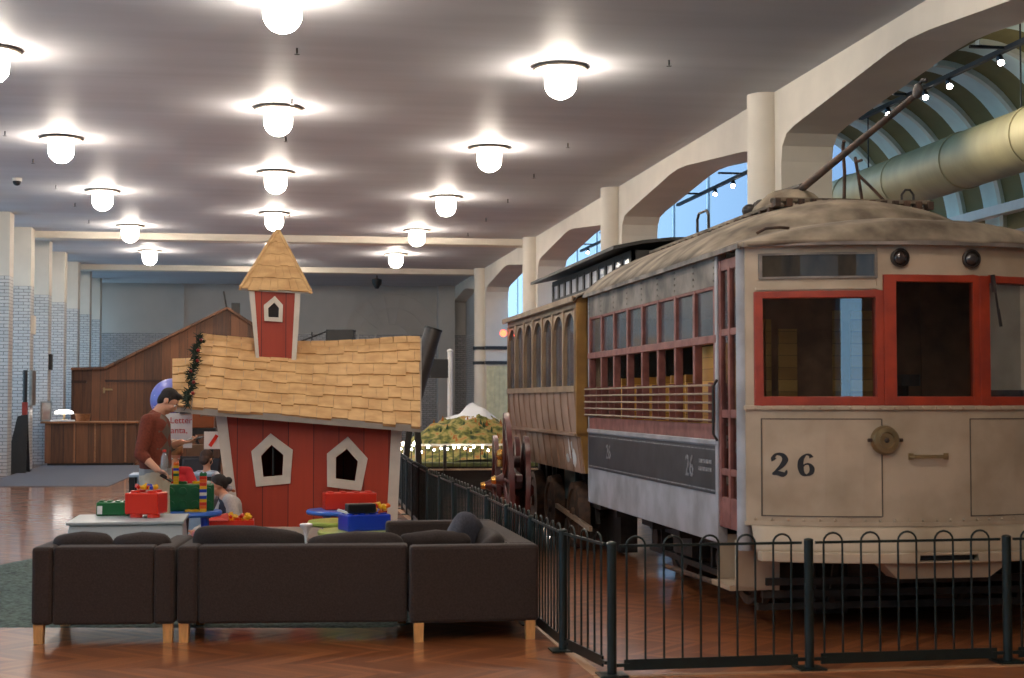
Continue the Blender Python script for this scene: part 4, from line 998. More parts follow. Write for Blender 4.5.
# front wall built as convex pieces around the two windows
B_TL, B_TR, B_BL, B_BR = (216, 412), (402, 428), (232, 538.5), (396, 538.5)
def lerp(p, q, t): return (p[0]+(q[0]-p[0])*t, p[1]+(q[1]-p[1])*t)
def wall_with(holes, tl, tr, bl, br, cuts, Y, th, m_, name, par):
    mb = MB(); cols = [0]+cuts+[1]
    for k in range(len(cols)-1):
        T0, T1, B0, B1 = lerp(tl, tr, cols[k]), lerp(tl, tr, cols[k+1]), lerp(bl, br, cols[k]), lerp(bl, br, cols[k+1])
        h = holes.get(k)
        if not h: mb.prism([at(*q, Y) for q in (T0, T1, B1, B0)], (0, th, 0)); continue
        a, r_, br_, bl_, l_ = h   # apex, right, bottom right, bottom left, left
        for q in ((T0, T1, a), (T1, r_, a), (T1, B1, br_, r_), (B1, B0, bl_, br_), (B0, T0, l_, bl_), (T0, a, l_)): mb.prism([at(*p, Y) for p in q], (0, th, 0))
    return mb.build(name, m_, par)
wall_with({0: W1i, 1: W2i}, B_TL, B_TR, B_BL, B_BR, [.53], YW, .05, K['barn_red'], 'front_wall', house)
for o_, i_, yy in ((W1o, W1i, 0), (W2o, W2i, 0)):
    f = ring(o_, i_, YW-.035, .045, 'window_frame', K['house_trim'], house)
m = MB(); a, b = at(273, 444, YW+.03), at(273, 477, YW+.03); m.bar(a, b, .025, .02); m.build('window_mullion', K['black'], house)
# trims, skirt, other walls
m = MB()
m.prism([at(*q, YW-.03) for q in ((215, 411), (226, 412), (241.5, 538.5), (232, 538.5))], (0, .09, 0)); m.build('corner_board', K['house_trim'], house)
m = MB(); m.prism([at(*q, YW-.03) for q in ((391.5, 427), (401.8, 428), (396.5, 538.5), (386, 538.5))], (0, .09, 0)); m.build('corner_board', K['house_trim'], house)
m = MB(); m.prism([at(*q, YW-.032) for q in ((240, 527), (387.5, 527), (387, 538.5), (241, 538.5))], (0, .06, 0)); m.build('skirt_board', K['house_trim'], house)
m = MB()
tl, tr, bl, br = (at(*q, YW) for q in ((216, 412), (402, 428), (232, 538.5), (396, 538.5)))
dk = Vector((0, YBK-YW, 0)); rl_, rr_ = Vector((-.60, YRG, 2.28)), Vector((1.62, YRG, 2.26))
m.prism([tl+Vector((0, .05, 0)), bl+Vector((0, .05, 0)), bl+dk, tl+dk, rl_], (.05, 0, 0)); m.prism([tr+Vector((-.05, .05, 0)), br+Vector((-.05, .05, 0)), br+dk+Vector((-.05, 0, 0)), tr+dk+Vector((-.05, 0, 0)), rr_+Vector((-.05, 0, 0))], (.05, 0, 0))
m.prism([tl+dk, tr+dk, br+dk, bl+dk], (0, .05, 0))
m.build('side_and_back_wall', K['barn_red'], house)
MB().box(bl.x, br.x, YW+.05, YBK, 0.0, .03).build('house_floor', K['dark_in'], house)
# roof: deck plus overlapping shingle rows following the sag
R0, R1, E0, E1_ = at(199.3, 335, YRG), at(420, 338.5, YRG), at(192, 407.4, YE), at(420, 426, YE)
def ridge(t): return R0.lerp(R1, t)+Vector((0, 0, -.08*math.sin(PI*min(1, t*1.1))))
def eave(t): return E0.lerp(E1_, t)
def rear(t): return Vector((E0.x+(E1_.x-E0.x)*t, YBK+.3, 1.50-.2*t))
m = MB()
N = 10
for A, B in ((eave, ridge), (ridge, rear)):
    for k in range(N):
        q = [A(k/N), A((k+1)/N), B((k+1)/N), B(k/N)]
        m.hexa([v-Vector((0, 0, .06)) for v in q], [v-Vector((0, 0, .012)) for v in q])
m.build('roof_deck', K['fascia'], house)
def shingles(A, B, rows, wid, name, th=.028, par=None, sag=0):
    mb = MB(); par = par or house
    L = (A(1)-A(0)).length; nrm = (A(1)-A(0)).cross(B(.5)-A(.5)).normalized()
    if nrm.z < 0: nrm = -nrm
    for r_ in range(rows):
        v0, v1 = r_/rows-.02, min(1.0, (r_+1.25)/rows)
        x = random.uniform(-.4, 0)*wid/L
        while x < 1:
            w_ = random.uniform(.75, 1.3)*wid/L; a, b = max(0, x), min(1, x+w_-.004/L*1.0); x += w_
            if b-a < .01: continue
            d0 = random.uniform(-.018, .018)
            P = lambda t, v: A(t).lerp(B(t), v)
            q = [P(a, v0+d0), P(b, v0+d0), P(b, v1), P(a, v1)]
            k = random.uniform(.8, 1.2)*th
            up = [q[0]+nrm*k, q[1]+nrm*k, q[2]+nrm*.006, q[3]+nrm*.006]
            mb.hexa([v+nrm*.0-nrm*.006 for v in q], up)
    return mb.build(name, K['shingle'], par)
shingles(eave, ridge, 7, .17, 'shingle_roof'); shingles(rear, ridge, 7, .2, 'shingle_roof')
m = MB()
for k in range(16):
    a, b = ridge(k/16), ridge((k+1)/16-.003); z = random.uniform(.0, .012)
    m.hexa([a+Vector((0, -.1, -.06+z)), b+Vector((0, -.1, -.06+z)), b+Vector((0, .1, -.06+z)), a+Vector((0, .1, -.06+z))], [a+Vector((0, -.07, .02+z)), b+Vector((0, -.07, .02+z)), b+Vector((0, .07, .02+z)), a+Vector((0, .07, .02+z))])
m.build('ridge_cap', K['shingle'], house)
m = MB(); e0, e1 = eave(-.004), eave(1.004)
m.prism([e0+Vector((0, -.02, .005)), e1+Vector((0, -.02, .005)), e1+Vector((0, -.02, -.075)), e0+Vector((0, -.02, -.075))], (0, .03, 0))
for A, B, t in ((eave, ridge, -.004), (eave, ridge, 1.0), (ridge, rear, -.004), (ridge, rear, 1.0)):
    p, q = A(t), B(t); m.hexa([p-Vector((0, 0, .075)), q-Vector((0, 0, .075)), q-Vector((-.02, 0, .075)), p-Vector((-.02, 0, .075))], [p, q, q+Vector((.02, 0, 0)), p+Vector((.02, 0, 0))])
m.build('fascia_board', K['fascia'], house)
# lower porch roof at the left end
def pe(t): return at(172.5, 406, 18.35).lerp(at(195, 407, 18.35), t)
def pr(t): return at(172.3, 359, 19.2).lerp(at(197, 358, 19.2), t)
def pb_(t): return Vector((pr(t).x, 20.0, 1.6))
m = MB()
for A, B in ((pe, pr), (pr, pb_)):
    q = [A(0), A(1), B(1), B(0)]; m.hexa([v-Vector((0, 0, .07)) for v in q], [v-Vector((0, 0, .012)) for v in q])
m.build('porch_deck', K['fascia'], house); shingles(pe, pr, 6, .14, 'porch_shingles')
# tower
YT = 18.97
tl, tr, bl, br = (249.3, 290), (300.8, 290), (256.2, 359), (296, 362)
m = MB()
cor = lambda p, d: at(*p, YT)+Vector((0, d, 0))
m.hexa([cor(bl, .01), cor(br, .01), cor(br, .50), cor(bl, .50)], [cor(tl, .01), cor(tr, .01), cor(tr, .58), cor(tl, .58)])
m.build('tower_wall', K['barn_red'], house)
m = MB()
for a, b, c, d in (((249, 290), (254.5, 290), (259.3, 359), (256, 359)), ((295.2, 290), (300.9, 290), (296.2, 362), (291.5, 362))): m.prism([at(*q, YT-.02) for q in (a, b, c, d)], (0, .05, 0))
m.build('tower_corner_board', K['house_trim'], house)
To = [(274.8, 296), (283, 305), (282.4, 322.2), (264.4, 320.8), (263.8, 305)]; Ti = [(274.2, 302.5), (279, 308), (278.5, 317.5), (268.5, 317), (268.2, 308)]
ring(To, Ti, YT-.03, .03, 'tower_window_frame', K['house_trim'], house)
m = MB(); m.prism([at(*q, YT-.012) for q in Ti], (0, .015, 0)); m.build('tower_window_pane', K['dark_in'], house)
ap = at(277.6, 229.5, 19.3); cs = [at(241, 288, 18.94), at(310, 291, 18.94), at(307, 291, 19.7), at(243, 288, 19.7)]
cs[1].z = at(310, 291.5, 18.94).z
m = MB(); m.faces([c-Vector((0, 0, .03)) for c in cs]+cs, [(0, 3, 2, 1), (4, 5, 6, 7), (0, 1, 5, 4), (1, 2, 6, 5), (2, 3, 7, 6), (3, 0, 4, 7)]); m.build('tower_roof_deck', K['fascia'], house)
for k in range(4):
    a, b = cs[k], cs[(k+1) % 4]
    def E_(t, a=a, b=b): return a.lerp(b, t)
    def R__(t, a=a, b=b): return ap+(a.lerp(b, t)-a.lerp(b, .5))*.04
    shingles(E_, R__, 5, .13, 'tower_shingles', .02)
    MB().bar(a+Vector((0, 0, .01)), ap, .05, .03).build('hip_cap', K['shingle'], house)
# garland on the roof edge
K['garland'] = mat('fir_garland', (30, 46, 28), .9, alt=(16, 26, 16), scale=30)
g = thing('garland', 'dark green fir garland hung down the left edge of the shingled roof', 'garland', (-.85, 18.3, 1.7))
gm = MB(); P0, P1 = at(199, 338, 19.08), at(187, 409, 17.98)
for k in range(420):
    t = random.random(); c = P0.lerp(P1, t)+Vector((.02*math.sin(t*20), 0, 0)); d = Vector((random.gauss(0, 1), random.gauss(0, 1), random.gauss(0, 1))).normalized()
    c -= Vector((.0, .04, -.03)); gm.cyl(c, c+d*random.uniform(.055, .10), .013, .002, 4)
gm.build('fir_sprays', K['garland'], g)
bm_ = K['red_berry'] = mat('red_berries', (140, 30, 24), .35)
for k in range(6):
    c = P0.lerp(P1, .06+.15*k)+Vector((random.uniform(-.06, .05), -.1, .02)); MB().ell(c, .022, 10, 7).build('berry', bm_, g, smooth=True)

# ---------------------------------------------------------------- wooden gabled structure and counter at the back left
YG = 44.0
barn = thing('wooden_structure', 'brown plank structure with a long sloping gable behind the counter', 'structure', (-2, YG, 0))
gp = [Vector((-5.42, YG, 0)), Vector((-5.42, YG, 2.49)), Vector((-4.5, YG, 2.52)), Vector((-1.14, YG, 4.24)), Vector((.6, YG, 3.15)), Vector((2.9, YG, 2.2)), Vector((2.9, YG, 0))]
MB().prism(gp, (0, .25, 0)).build('board_wall', K['wood'], barn)
m = MB()
for a, b in zip(gp[1:5], gp[2:6]): m.bar(a+Vector((0, .1, .03)), b+Vector((0, .1, .03)), .5, .07)
m.build('gable_capping', K['wood2'], barn)
MB().box(-5.42, -5.0, YG-.04, YG, 2.12, 2.2).box(-4.5, 1.5, YG-.03, YG, 2.16, 2.22).build('rail_board', mat('dark_batten', (52, 28, 16), .6), barn)
MB().box(-4.55, -4.3, YG-.06, YG, 1.92, 1.97).box(-4.55, -4.5, YG-.08, YG, 1.84, 2.0).build('door_latch', K['brass'], barn)
MB().box(-1.02, -.78, YG-.05, YG+.3, 4.1, 4.42).build('black_box', K['black'], barn); MB().bar((-1.14, YG, 4.2), (-1.24, YG, 4.75), .05, .05).build('short_pole', K['dark_metal'], barn)
q0, q1 = at(326, 329.5, 46), at(354, 341, 46)
db = MB().box(q0.x, q1.x, 45.97, 46.1, 0, q0.z); tag(db.build('dark_cabinet', K['black'], bevel=.02), 'tall plain black cabinet far back, just above the roof ridge of the playhouse', 'cabinet')
sr = thing('stair_rail', 'thin dark sloping handrail far back beside the tall black cabinet', 'handrail', (.3, 46.6, 2))
MB().tube([at(296, 343, 46.6), at(328, 331, 46.6), at(356, 331, 46.6)], .025, 8).build('handrail_bar', K['dark_metal'], sr)
for x in (300, 312, 328, 355): p = at(x, 341 if x < 310 else 332, 46.6); MB().cyl((p.x, 46.6, 0), tuple(p), .02, n=8).build('handrail_post', K['dark_metal'], sr)
ct = thing('counter', 'low brown wooden reception counter on the left behind the grey mat', 'counter', (-4.4, 39.9, 0))
MB().box(-5.50, -3.28, 39.55, 40.2, .06, 1.06).build('counter_body', K['wood2'], ct)
MB().box(-5.44, -3.34, 39.58, 40.15, 0, .07).build('toe_kick', K['black'], ct)
MB().box(-5.60, -3.22, 39.45, 40.28, 1.06, 1.11).build('counter_top', K['wood_top'], ct, bevel=.01)
for x in (-4.8, -4.3, -3.55): MB().box(x, x+.04, 39.53, 39.55, .08, 1.06).build('batten', K['wood_top'], ct)
p = at(46, 410, 39.9); pf = thing('picture_frame', 'small silver picture frame standing on the left end of the counter', 'picture frame', (p.x, 39.9, 1.11))
MB().box(p.x-.14, p.x-.11, 39.88, 39.93, 1.11, 1.62).box(p.x+.11, p.x+.14, 39.88, 39.93, 1.11, 1.62).box(p.x-.14, p.x+.14, 39.88, 39.93, 1.11, 1.15).box(p.x-.14, p.x+.14, 39.88, 39.93, 1.58, 1.62).build('frame_border', K['steel'], pf)
MB().box(p.x-.11, p.x+.11, 39.90, 39.92, 1.15, 1.58).build('print', mat('pale_print', (190, 176, 160), .5, alt=(150, 120, 104), scale=4), pf)
p = at(64, 413, 39.95); dl = thing('desk_lamp', 'glowing white desk lamp on the wooden counter', 'lamp', (p.x, 39.95, 1.11))
MB().lathe([(0, 1.11), (.16, 1.11), (.15, 1.14), (.03, 1.16), (.025, 1.42), (0, 1.42)], (p.x, 39.95, 0), 20).build('base', K['brass'], dl, smooth=True)
MB().lathe([(.12, 1.40), (.22, 1.36), (.24, 1.30), (.23, 1.30), (.21, 1.35), (.10, 1.40)], (p.x, 39.95, 0), 20).build('lamp_shade', emit('lit_shade', (1, .93, .86), 4), dl, smooth=True)
pt_ = MB().box(p.x-.28, p.x+.3, 39.5, 39.75, 1.112, 1.15); tag(pt_.build('paper_stack', mat('white_paper', (235, 232, 226), .7), bevel=.004), 'pile of white papers on the counter under the desk lamp', 'papers')
pl_ = MB(); bp_ = at(66, 407, 40.0); pl_.lathe([(0, 1.152), (.16, 1.152), (.2, 1.34), (.17, 1.34), (.14, 1.19), (0, 1.19)], (bp_.x+.42, 40.0, -.04), 18); tag(pl_.build('basket', mat('wicker', (150, 100, 58), .7, alt=(110, 66, 36), scale=40), smooth=True), 'small brown basket on the counter behind the desk lamp', 'basket')
# black floor sign and leaning pole
af = thing('floor_sign', 'black triangular folding floor sign standing beside the left brick pier', 'sign', (-5.58, 35.7, 0))
for s_ in (1, -1):
    m = MB(); c = Vector((-5.57, 35.75, 0))
    m.hexa([c+Vector((-.24, s_*.30-.015, 0)), c+Vector((.24, s_*.30-.015, 0)), c+Vector((.24, s_*.30+.015, 0)), c+Vector((-.24, s_*.30+.015, 0))], [c+Vector((.0, s_*.02-.015, 1.28)), c+Vector((.22, s_*.02-.015, 1.32)), c+Vector((.22, s_*.02+.015, 1.32)), c+Vector((.0, s_*.02+.015, 1.28))])
    m.build('sign_panel', K['black'], af)
MB().cyl((-5.5, 35.75, 1.28), (-5.36, 35.75, 1.28), .03, n=8).build('hinge', K['dark_metal'], af)
lp_ = thing('rope_post', 'slim black post with a red middle standing beside the black floor sign', 'post', (-5.36, 36.4, 0))
x_ = at(25, 400, 36.4).x
MB().cyl((x_, 36.4, 0), (x_, 36.4, 2.34), .05, n=12).lathe([(0, 0), (.17, 0), (.16, .04), (.04, .06), (0, .06)], (x_, 36.4, 0), 18).build('post_shaft', K['black'], lp_)
MB().box(x_-.055, x_+.055, 36.33, 36.47, .75, 1.6).build('red_sleeve', mat('red_sleeve_paint', (150, 44, 32), .5), lp_)
for k in range(1):
    rd = thing('radiator', 'cream ribbed radiator low against the left brick pier', 'radiator', (-6.05, 36.3, 0))
    for j in range(7): MB().box(-6.15, -5.95, 35.9+.13*j, 35.9+.13*j+.09, .12, 1.02).build('radiator_fin', K['cream'], rd, bevel=.02)
    MB().box(-6.12, -5.98, 35.9, 36.8, 0, .13).build('radiator_foot', K['cream'], rd)
for i, (px, py, pier, lab) in enumerate(((32, 325, 37.55, 'small beige box mounted high on the second visible brick pier'), (47, 362, 40.55, 'small dark wall box on the third visible brick pier'), (37, 388, 37.55, 'grey panel box mounted low on a brick pier at left'))):
    p = at(px, py, pier); w_ = (.16, .14, .28)[i]; h_ = (.22, .2, .42)[i]
    tag(MB().box(-5.56, -5.48, pier-w_, pier+w_, p.z-h_, p.z+h_).build('wall_box', (K['cream'], K['dark_metal'], K['steel'])[i], bevel=.01), lab, 'wall box')
# ---------------------------------------------------------------- toys and play tables
def plastic(name, rgb): return mat(name, rgb, .28, var=.04, scale=4)
K['p_red'] = plastic('red_plastic', (206, 46, 24)); K['p_green'] = plastic('green_plastic', (16, 92, 44)); K['p_blue'] = plastic('blue_plastic', (26, 58, 178)); K['p_sky'] = plastic('sky_blue_plastic', (62, 112, 206))
K['p_lime'] = plastic('lime_plastic', (168, 182, 84)); K['p_yellow'] = plastic('yellow_plastic', (232, 180, 32)); K['p_white'] = plastic('white_plastic', (226, 224, 220)); K['p_black'] = plastic('black_plastic', (22, 22, 24))
K['play_grey'] = mat('pale_grey_laminate', (158, 164, 166), .4, var=.04); K['pale_blue'] = mat('pale_blue_laminate', (150, 172, 196), .4, var=.05)
K['orange_p'] = plastic('orange_plastic', (226, 106, 28))
def toy_brick(name, label, c, size, rot, m_, nx, ny, cat='toy storage brick', group=None, stud=None, sh=None, up='z', tag_strip=False):
    """hollow-look brick box with studs; c = centre of its base"""
    T = Matrix.Translation(c) @ Matrix.Rotation(rot, 4, 'Z'); a, b, h = size
    r = thing(name, label, cat, tuple(c), group)
    m = MB(); m.box(-a/2, a/2, -b/2, b/2, 0, h, T); m.build('brick_body', m_, r, bevel=min(.012, h*.1))
    sr_ = stud or min(a/nx, b/ny)*.32; hh = sh or sr_*.45
    for i in range(nx):
        for j in range(ny):
            if up == 'z': p, q = Vector((-a/2+a*(i+.5)/nx, -b/2+b*(j+.5)/ny, h)), Vector((0, 0, hh))
            else: p, q = Vector((-a/2+a*(i+.5)/nx, -b/2, h*(j+.5)/ny)), Vector((0, -hh, 0))
            m = MB(); m.cyl(T @ (p-q*.05), T @ (p+q), sr_, n=18); m.build('stud', m_, r, bevel=.003, smooth=True)
    if tag_strip: m = MB(); m.box(-a/2+.012, -a/2+.055, -b/2-.004, -b/2-.001, h*.12, h*.72, T); m.build('paper_tag', K['p_white'], r)
    return r
# grey play table with sloped ends
pt = thing('play_table', 'pale grey box table holding red and green toy boxes behind the armchair', 'table', (-1.15, 13.8, 0))
m = MB(); m.hexa([(-1.74, 13.05, 0), (-.66, 13.05, 0), (-.66, 14.10, 0), (-1.70, 14.10, 0)], [(-1.63, 13.2, .60), (-.70, 13.2, .60), (-.72, 14.08, .60), (-1.64, 14.08, .60)]); m.build('table_box', K['play_grey'], pt, bevel=.008)
MB().box(-1.655, -.69, 13.17, 14.09, .60, .625).build('table_top', K['play_grey'], pt, bevel=.006)
toy_brick('toy_storage_brick', 'red square toy brick box topped with small yellow pieces, on the grey table', Vector((-1.04, 13.72, .655)), (.30, .26, .185), -.28, K['p_red'], 2, 2)
m = MB()
for x, y in ((-1.12, 13.66), (-.97, 13.62)): m.cyl((x, y, .626), (x, y, .657), .055, n=16)
tag(m.build('brick_base', K['p_red']), 'dark red round feet under the red square toy brick box on the grey table', 'toy brick')
toy_brick('toy_storage_brick', 'low flat green toy brick box with a white paper tag, on the grey table', Vector((-1.335, 13.95, .626)), (.29, .16, .12), -.1, K['p_green'], 4, 2, tag_strip=True, sh=.012)
def little_piece(c, s, rot, col, label, group, name='toy_brick'):
    T = Matrix.Translation(c) @ Euler(rot).to_matrix().to_4x4(); m = MB(); m.box(-s[0]/2, s[0]/2, -s[1]/2, s[1]/2, 0, s[2], T)
    for i in (-.25, .25): m.cyl(T @ Vector((s[0]*i, 0, s[2])), T @ Vector((s[0]*i, 0, s[2]*1.22)), min(s[0], s[1])*.28, n=10)
    return tag(m.build(name, col, bevel=.002), label, 'toy brick', group)
cols = [(K['p_yellow'], 'yellow'), (K['p_red'], 'red'), (K['p_blue'], 'blue'), (K['orange_p'], 'orange')]
def heap(c, rx, ry, n, where, weights, z0, layers=2, s0=.05):
    for k in range(n):
        col, cn = cols[weights[k % len(weights)]]
        x = c[0]+rx*(2*random.random()-1); y = c[1]+ry*(2*random.random()-1)
        little_piece(Vector((x, y, z0+random.random()*.028*layers)), (s0*random.uniform(.9, 1.5), s0*.7, .026), (random.uniform(-.5, .5), random.uniform(-.4, .4), random.uniform(0, 3)), col, 'small %s toy brick piece heaped %s' % (cn, where), '%s pieces heaped %s' % (cn, where))
heap((-1.04, 13.7), .09, .07, 12, 'on the red box on the grey table', [0, 1, 0, 2, 0, 0], .842+.02, 1, .042)
# round blue table with the big green brick, towers
def round_table(label, c, r, h, m_, lm_, cat='table', legs=4, th=.05, name='round_table'):
    t = thing(name, label, cat, tuple(c)); MB().lathe([(0, h-th), (r*.95, h-th), (r, h-th*.7), (r, h-th*.25), (r*.97, h), (0, h)], c, 36).build('table_top', m_, t, smooth=True)
    for k in range(legs):
        a = PI/4+2*PI*k/legs; d = Vector((math.cos(a), math.sin(a), 0)); MB().cyl(c+d*r*.62+Vector((0, 0, h-th+.003)), c+d*r*.78, .036, .028, 12).build('leg', lm_, t, smooth=True)
    return t
round_table('round blue play table carrying the big green toy brick', Vector((-.72, 15.0, 0)), .30, .585, K['p_sky'], K['p_blue'])
toy_brick('toy_storage_brick', 'big green toy brick box standing on edge on the round blue table', Vector((-.735, 15.02, .5855)), (.47, .20, .255), .03, K['p_green'], 4, 2, up='y', stud=.038, sh=.028, tag_strip=True)
seq = [3, 0, 0, 2, 0, 3, 0, 0]
def tower(c, h, seq, where, w_=.052):
    z = c[2]; n = len(seq); dz = h/n
    for k, q in enumerate(seq):
        col, cn = (cols+[(K['p_green'], 'green'), (K['p_white'], 'white')])[q]
        m = MB(); m.box(c[0]-w_/2, c[0]+w_/2, c[1]-w_/2, c[1]+w_/2, z, z+dz-.0008)
        if k == n-1: m.cyl((c[0]-w_/4, c[1], z+dz), (c[0]-w_/4, c[1], z+dz+.008), .01, n=8).cyl((c[0]+w_/4, c[1], z+dz), (c[0]+w_/4, c[1], z+dz+.008), .01, n=8)
        nth = ['first', 'second', 'third', 'fourth', 'fifth', 'sixth', 'seventh', 'eighth', 'ninth', 'tenth', 'eleventh', 'twelfth'][k]
        tag(m.build('toy_brick', col, bevel=.002), '%s toy brick, %s from the bottom of %s' % (cn, nth, where), 'toy brick', 'bricks of '+where); z += dz
tower((-.86, 15.0, .841), .205, [0, 0, 0, 4, 0, 2, 0, 3], 'the yellow tower on the green box')
tower((-.595, 14.80, .586), .37, [0, 3, 1, 0, 2, 5, 2, 0, 1, 3, 1, 4], 'the many-coloured tower beside the green box', .066)
little_piece(Vector((-.70, 14.82, .586)), (.13, .05, .02), (0, 0, .1), K['p_yellow'], 'flat yellow piece lying in front of the big green brick', None)
for x, y, col, cn in ((-.80, 15.0, K['p_green'], 'green'), (-.66, 15.03, K['p_yellow'], 'yellow'), (-.58, 15.04, K['p_white'], 'white')):
    little_piece(Vector((x, y, .8415)), (.09, .05, .022), (0, 0, random.uniform(-.4, .4)), col, 'flat %s piece lying on top of the big green brick' % cn, None)
# low red table and the red bin of yellow pieces
lt = thing('low_table', 'low red play table under the red bin of yellow pieces', 'table', (-.45, 15.5, 0)); MB().box(-.74, -.12, 15.25, 15.85, .27, .318).build('table_top', K['p_red'], lt, bevel=.01)
for x in (-.71, -.15):
    for y in (15.29, 15.81): MB().box(x-.03, x+.03, y-.03, y+.03, 0, .272).build('leg', K['p_red'], lt)
bn = thing('toy_bin', 'open red bin heaped with yellow pieces, in front of the seated woman', 'bin', (-.36, 15.55, .32))
bx = MB(); X0, X1, Y0_, Y1_, z0, z1 = -.60, -.12, 15.38, 15.66, .319, .452
bx.box(X0, X1, Y0_, Y1_, z0, z0+.012).box(X0, X1, Y0_, Y0_+.012, z0+.012, z1).box(X0, X1, Y1_-.012, Y1_, z0+.012, z1).box(X0, X0+.012, Y0_+.012, Y1_-.012, z0+.012, z1).box(X1-.012, X1, Y0_+.012, Y1_-.012, z0+.012, z1)
bx.build('bin_body', K['p_red'], bn)
m = MB(); m.prism([(-.61, 15.36, .455), (-.36, 15.36, .455), (-.38, 15.4, .53), (-.50, 15.42, .50)], (0, .018, 0)); tag(m.build('toy_brick', K['p_red'], bevel=.003), 'slanted red plate leaning in the red bin of yellow pieces', 'toy brick')
tag(MB().box(X0+.02, X1-.02, Y0_+.02, Y1_-.02, z0+.013, .43).build('toy_pieces', K['p_yellow']), 'yellow pieces filling the red bin in front of the woman', 'toy bricks')['kind'] = 'stuff'
heap((-.28, 15.5), .12, .09, 22, 'in the red bin near the woman', [0, 0, 0, 3, 0, 1], .435, 2, .05)
# right-hand cluster
round_table('round sky-blue play table with a long red toy brick on it, by the playhouse', Vector((.82, 16.45, 0)), .40, .475, K['p_sky'], K['p_blue'])
round_table('lime green round table between the blue round table and the nearer lime table', Vector((.76, 15.1, 0)), .36, .465, K['p_lime'], K['p_lime'])
round_table('nearest lime green round table, carrying the blue toy brick', Vector((.86, 13.98, 0)), .40, .465, K['p_lime'], K['p_lime'])
toy_brick('toy_storage_brick', 'long red toy brick box on the sky-blue round table by the playhouse', Vector((.885, 16.5, .476)), (.56, .22, .18), .12, K['p_red'], 4, 2, sh=.01)
toy_brick('toy_storage_brick', 'blue toy brick box on the lime table, full of loose pieces', Vector((.885, 13.95, .466)), (.42, .26, .145), .32, K['p_blue'], 4, 2, sh=.012)
tag(MB().box(-.13, .13, -.07, .07, 0, .085, Matrix.Translation((.845, 13.9, .625)) @ Matrix.Rotation(.2, 4, 'Z')).build('toy_box', K['p_black'], bevel=.012), 'black toy box lying on top of the blue toy brick', 'toy')
heap((1.02, 13.95), .10, .05, 9, 'on the blue toy brick', [0, 0, 3, 0, 1], .626, 2, .06)
little_piece(Vector((.70, 13.86, .626)), (.14, .03, .02), (0, .3, -.3), K['p_white'], 'white stick piece lying on the blue toy brick', None)
te = thing('white_toy_funnel', 'small white golf-tee shaped toy standing on the back edge of the long sofa', 'toy', (.274, 10.66, .66))
MB().lathe([(0, .656), (.008, .656), (.012, .70), (.022, .75), (.042, .772), (.046, .785), (.04, .793), (0, .785)], (.274, 10.68, 0), 20).build('funnel', K['p_white'], te, smooth=True)
# pale blue counter behind the man, chairs, sign and clutter
ac_ = thing('activity_table', 'pale blue play table with dark legs behind the standing man', 'table', (-.95, 17.0, 0))
MB().box(-1.46, -.58, 16.8, 17.3, .82, .85).build('table_top', K['pale_blue'], ac_, bevel=.006); MB().box(-1.38, -.64, 16.85, 16.88, .10, .82).build('front_panel', K['pale_blue'], ac_)
for x in (-1.43, -.62):
    for y in (16.84, 17.26): MB().box(x-.03, x+.03, y-.03, y+.03, 0, .82).build('leg', K['black'], ac_)
sg_ = thing('letter_sign', 'white sign board with red writing Letter, on a black stand behind the man', 'sign', (-1.12, 20.4, 0))
p0, p1 = at(170, 413, 20.4), at(192, 448, 20.4)
MB().box(p0.x-.1, p1.x, 20.40, 20.425, p1.z, p0.z).build('sign_board', K['p_white'], sg_)
K['red_ink'] = mat('red_sign_ink', (196, 40, 48), .5)
text('Letter', .115, K['red_ink'], sg_, ((p0.x+p1.x)/2+.0, 20.398, p0.z-.10), (PI/2, 0, 0), 'sign_lettering', .002)
text('Santa,', .115, K['red_ink'], sg_, ((p0.x+p1.x)/2-.05, 20.398, p0.z-.23), (PI/2, 0, 0), 'sign_lettering', .002)
m = MB(); cx_ = (p0.x+p1.x)/2-.05; m.cyl((cx_, 20.45, .05), (cx_, 20.45, 1.5), .018, n=8)
for a in (0, 2.1, 4.2): m.bar((cx_, 20.45, .25), (cx_+.3*math.cos(a), 20.45+.3*math.sin(a), .01), .02, .02)
m.box(p1.x-.16, p1.x, 20.36, 20.46, p0.z-.01, p0.z+.06); m.build('sign_stand', K['black'], sg_)
snow = thing('snow_globe', 'big lavender-blue ball with white snow specks behind the man\'s head', 'ball', (-1.5, 23.5, 0))
sm_ = mat('lavender_snow_print', (128, 132, 206), .35, alt=(88, 98, 188), scale=1.6)
n_, l_ = nodes_of(sm_); vo_ = n_.new('ShaderNodeTexVoronoi'); vo_.inputs['Scale'].default_value = 13; lt_ = n_.new('ShaderNodeMath'); lt_.operation = 'LESS_THAN'; lt_.inputs[1].default_value = .13; l_.new(vo_.outputs['Distance'], lt_.inputs[0])
tcx = n_.new('ShaderNodeTexCoord'); l_.new(tcx.outputs['Object'], vo_.inputs['Vector'])
bs_ = n_['Principled BSDF']; src = bs_.inputs['Base Color'].links[0].from_socket; mx_ = n_.new('ShaderNodeMixRGB'); l_.new(lt_.outputs[0], mx_.inputs[0]); l_.new(src, mx_.inputs[1]); mx_.inputs[2].default_value = (.9, .9, .95, 1); l_.new(mx_.outputs[0], bs_.inputs['Base Color'])
cg = at(172, 400, 23.5); MB().ell(cg, .325, 32, 20).build('snow_ball', sm_, snow, smooth=True)
MB().lathe([(0, 0), (.32, 0), (.30, .1), (.15, .2), (.12, 1.2), (.2, cg.z-.28), (0, cg.z-.25)], (cg.x, 23.5, 0), 24).build('pedestal', K['p_white'], snow, smooth=True)
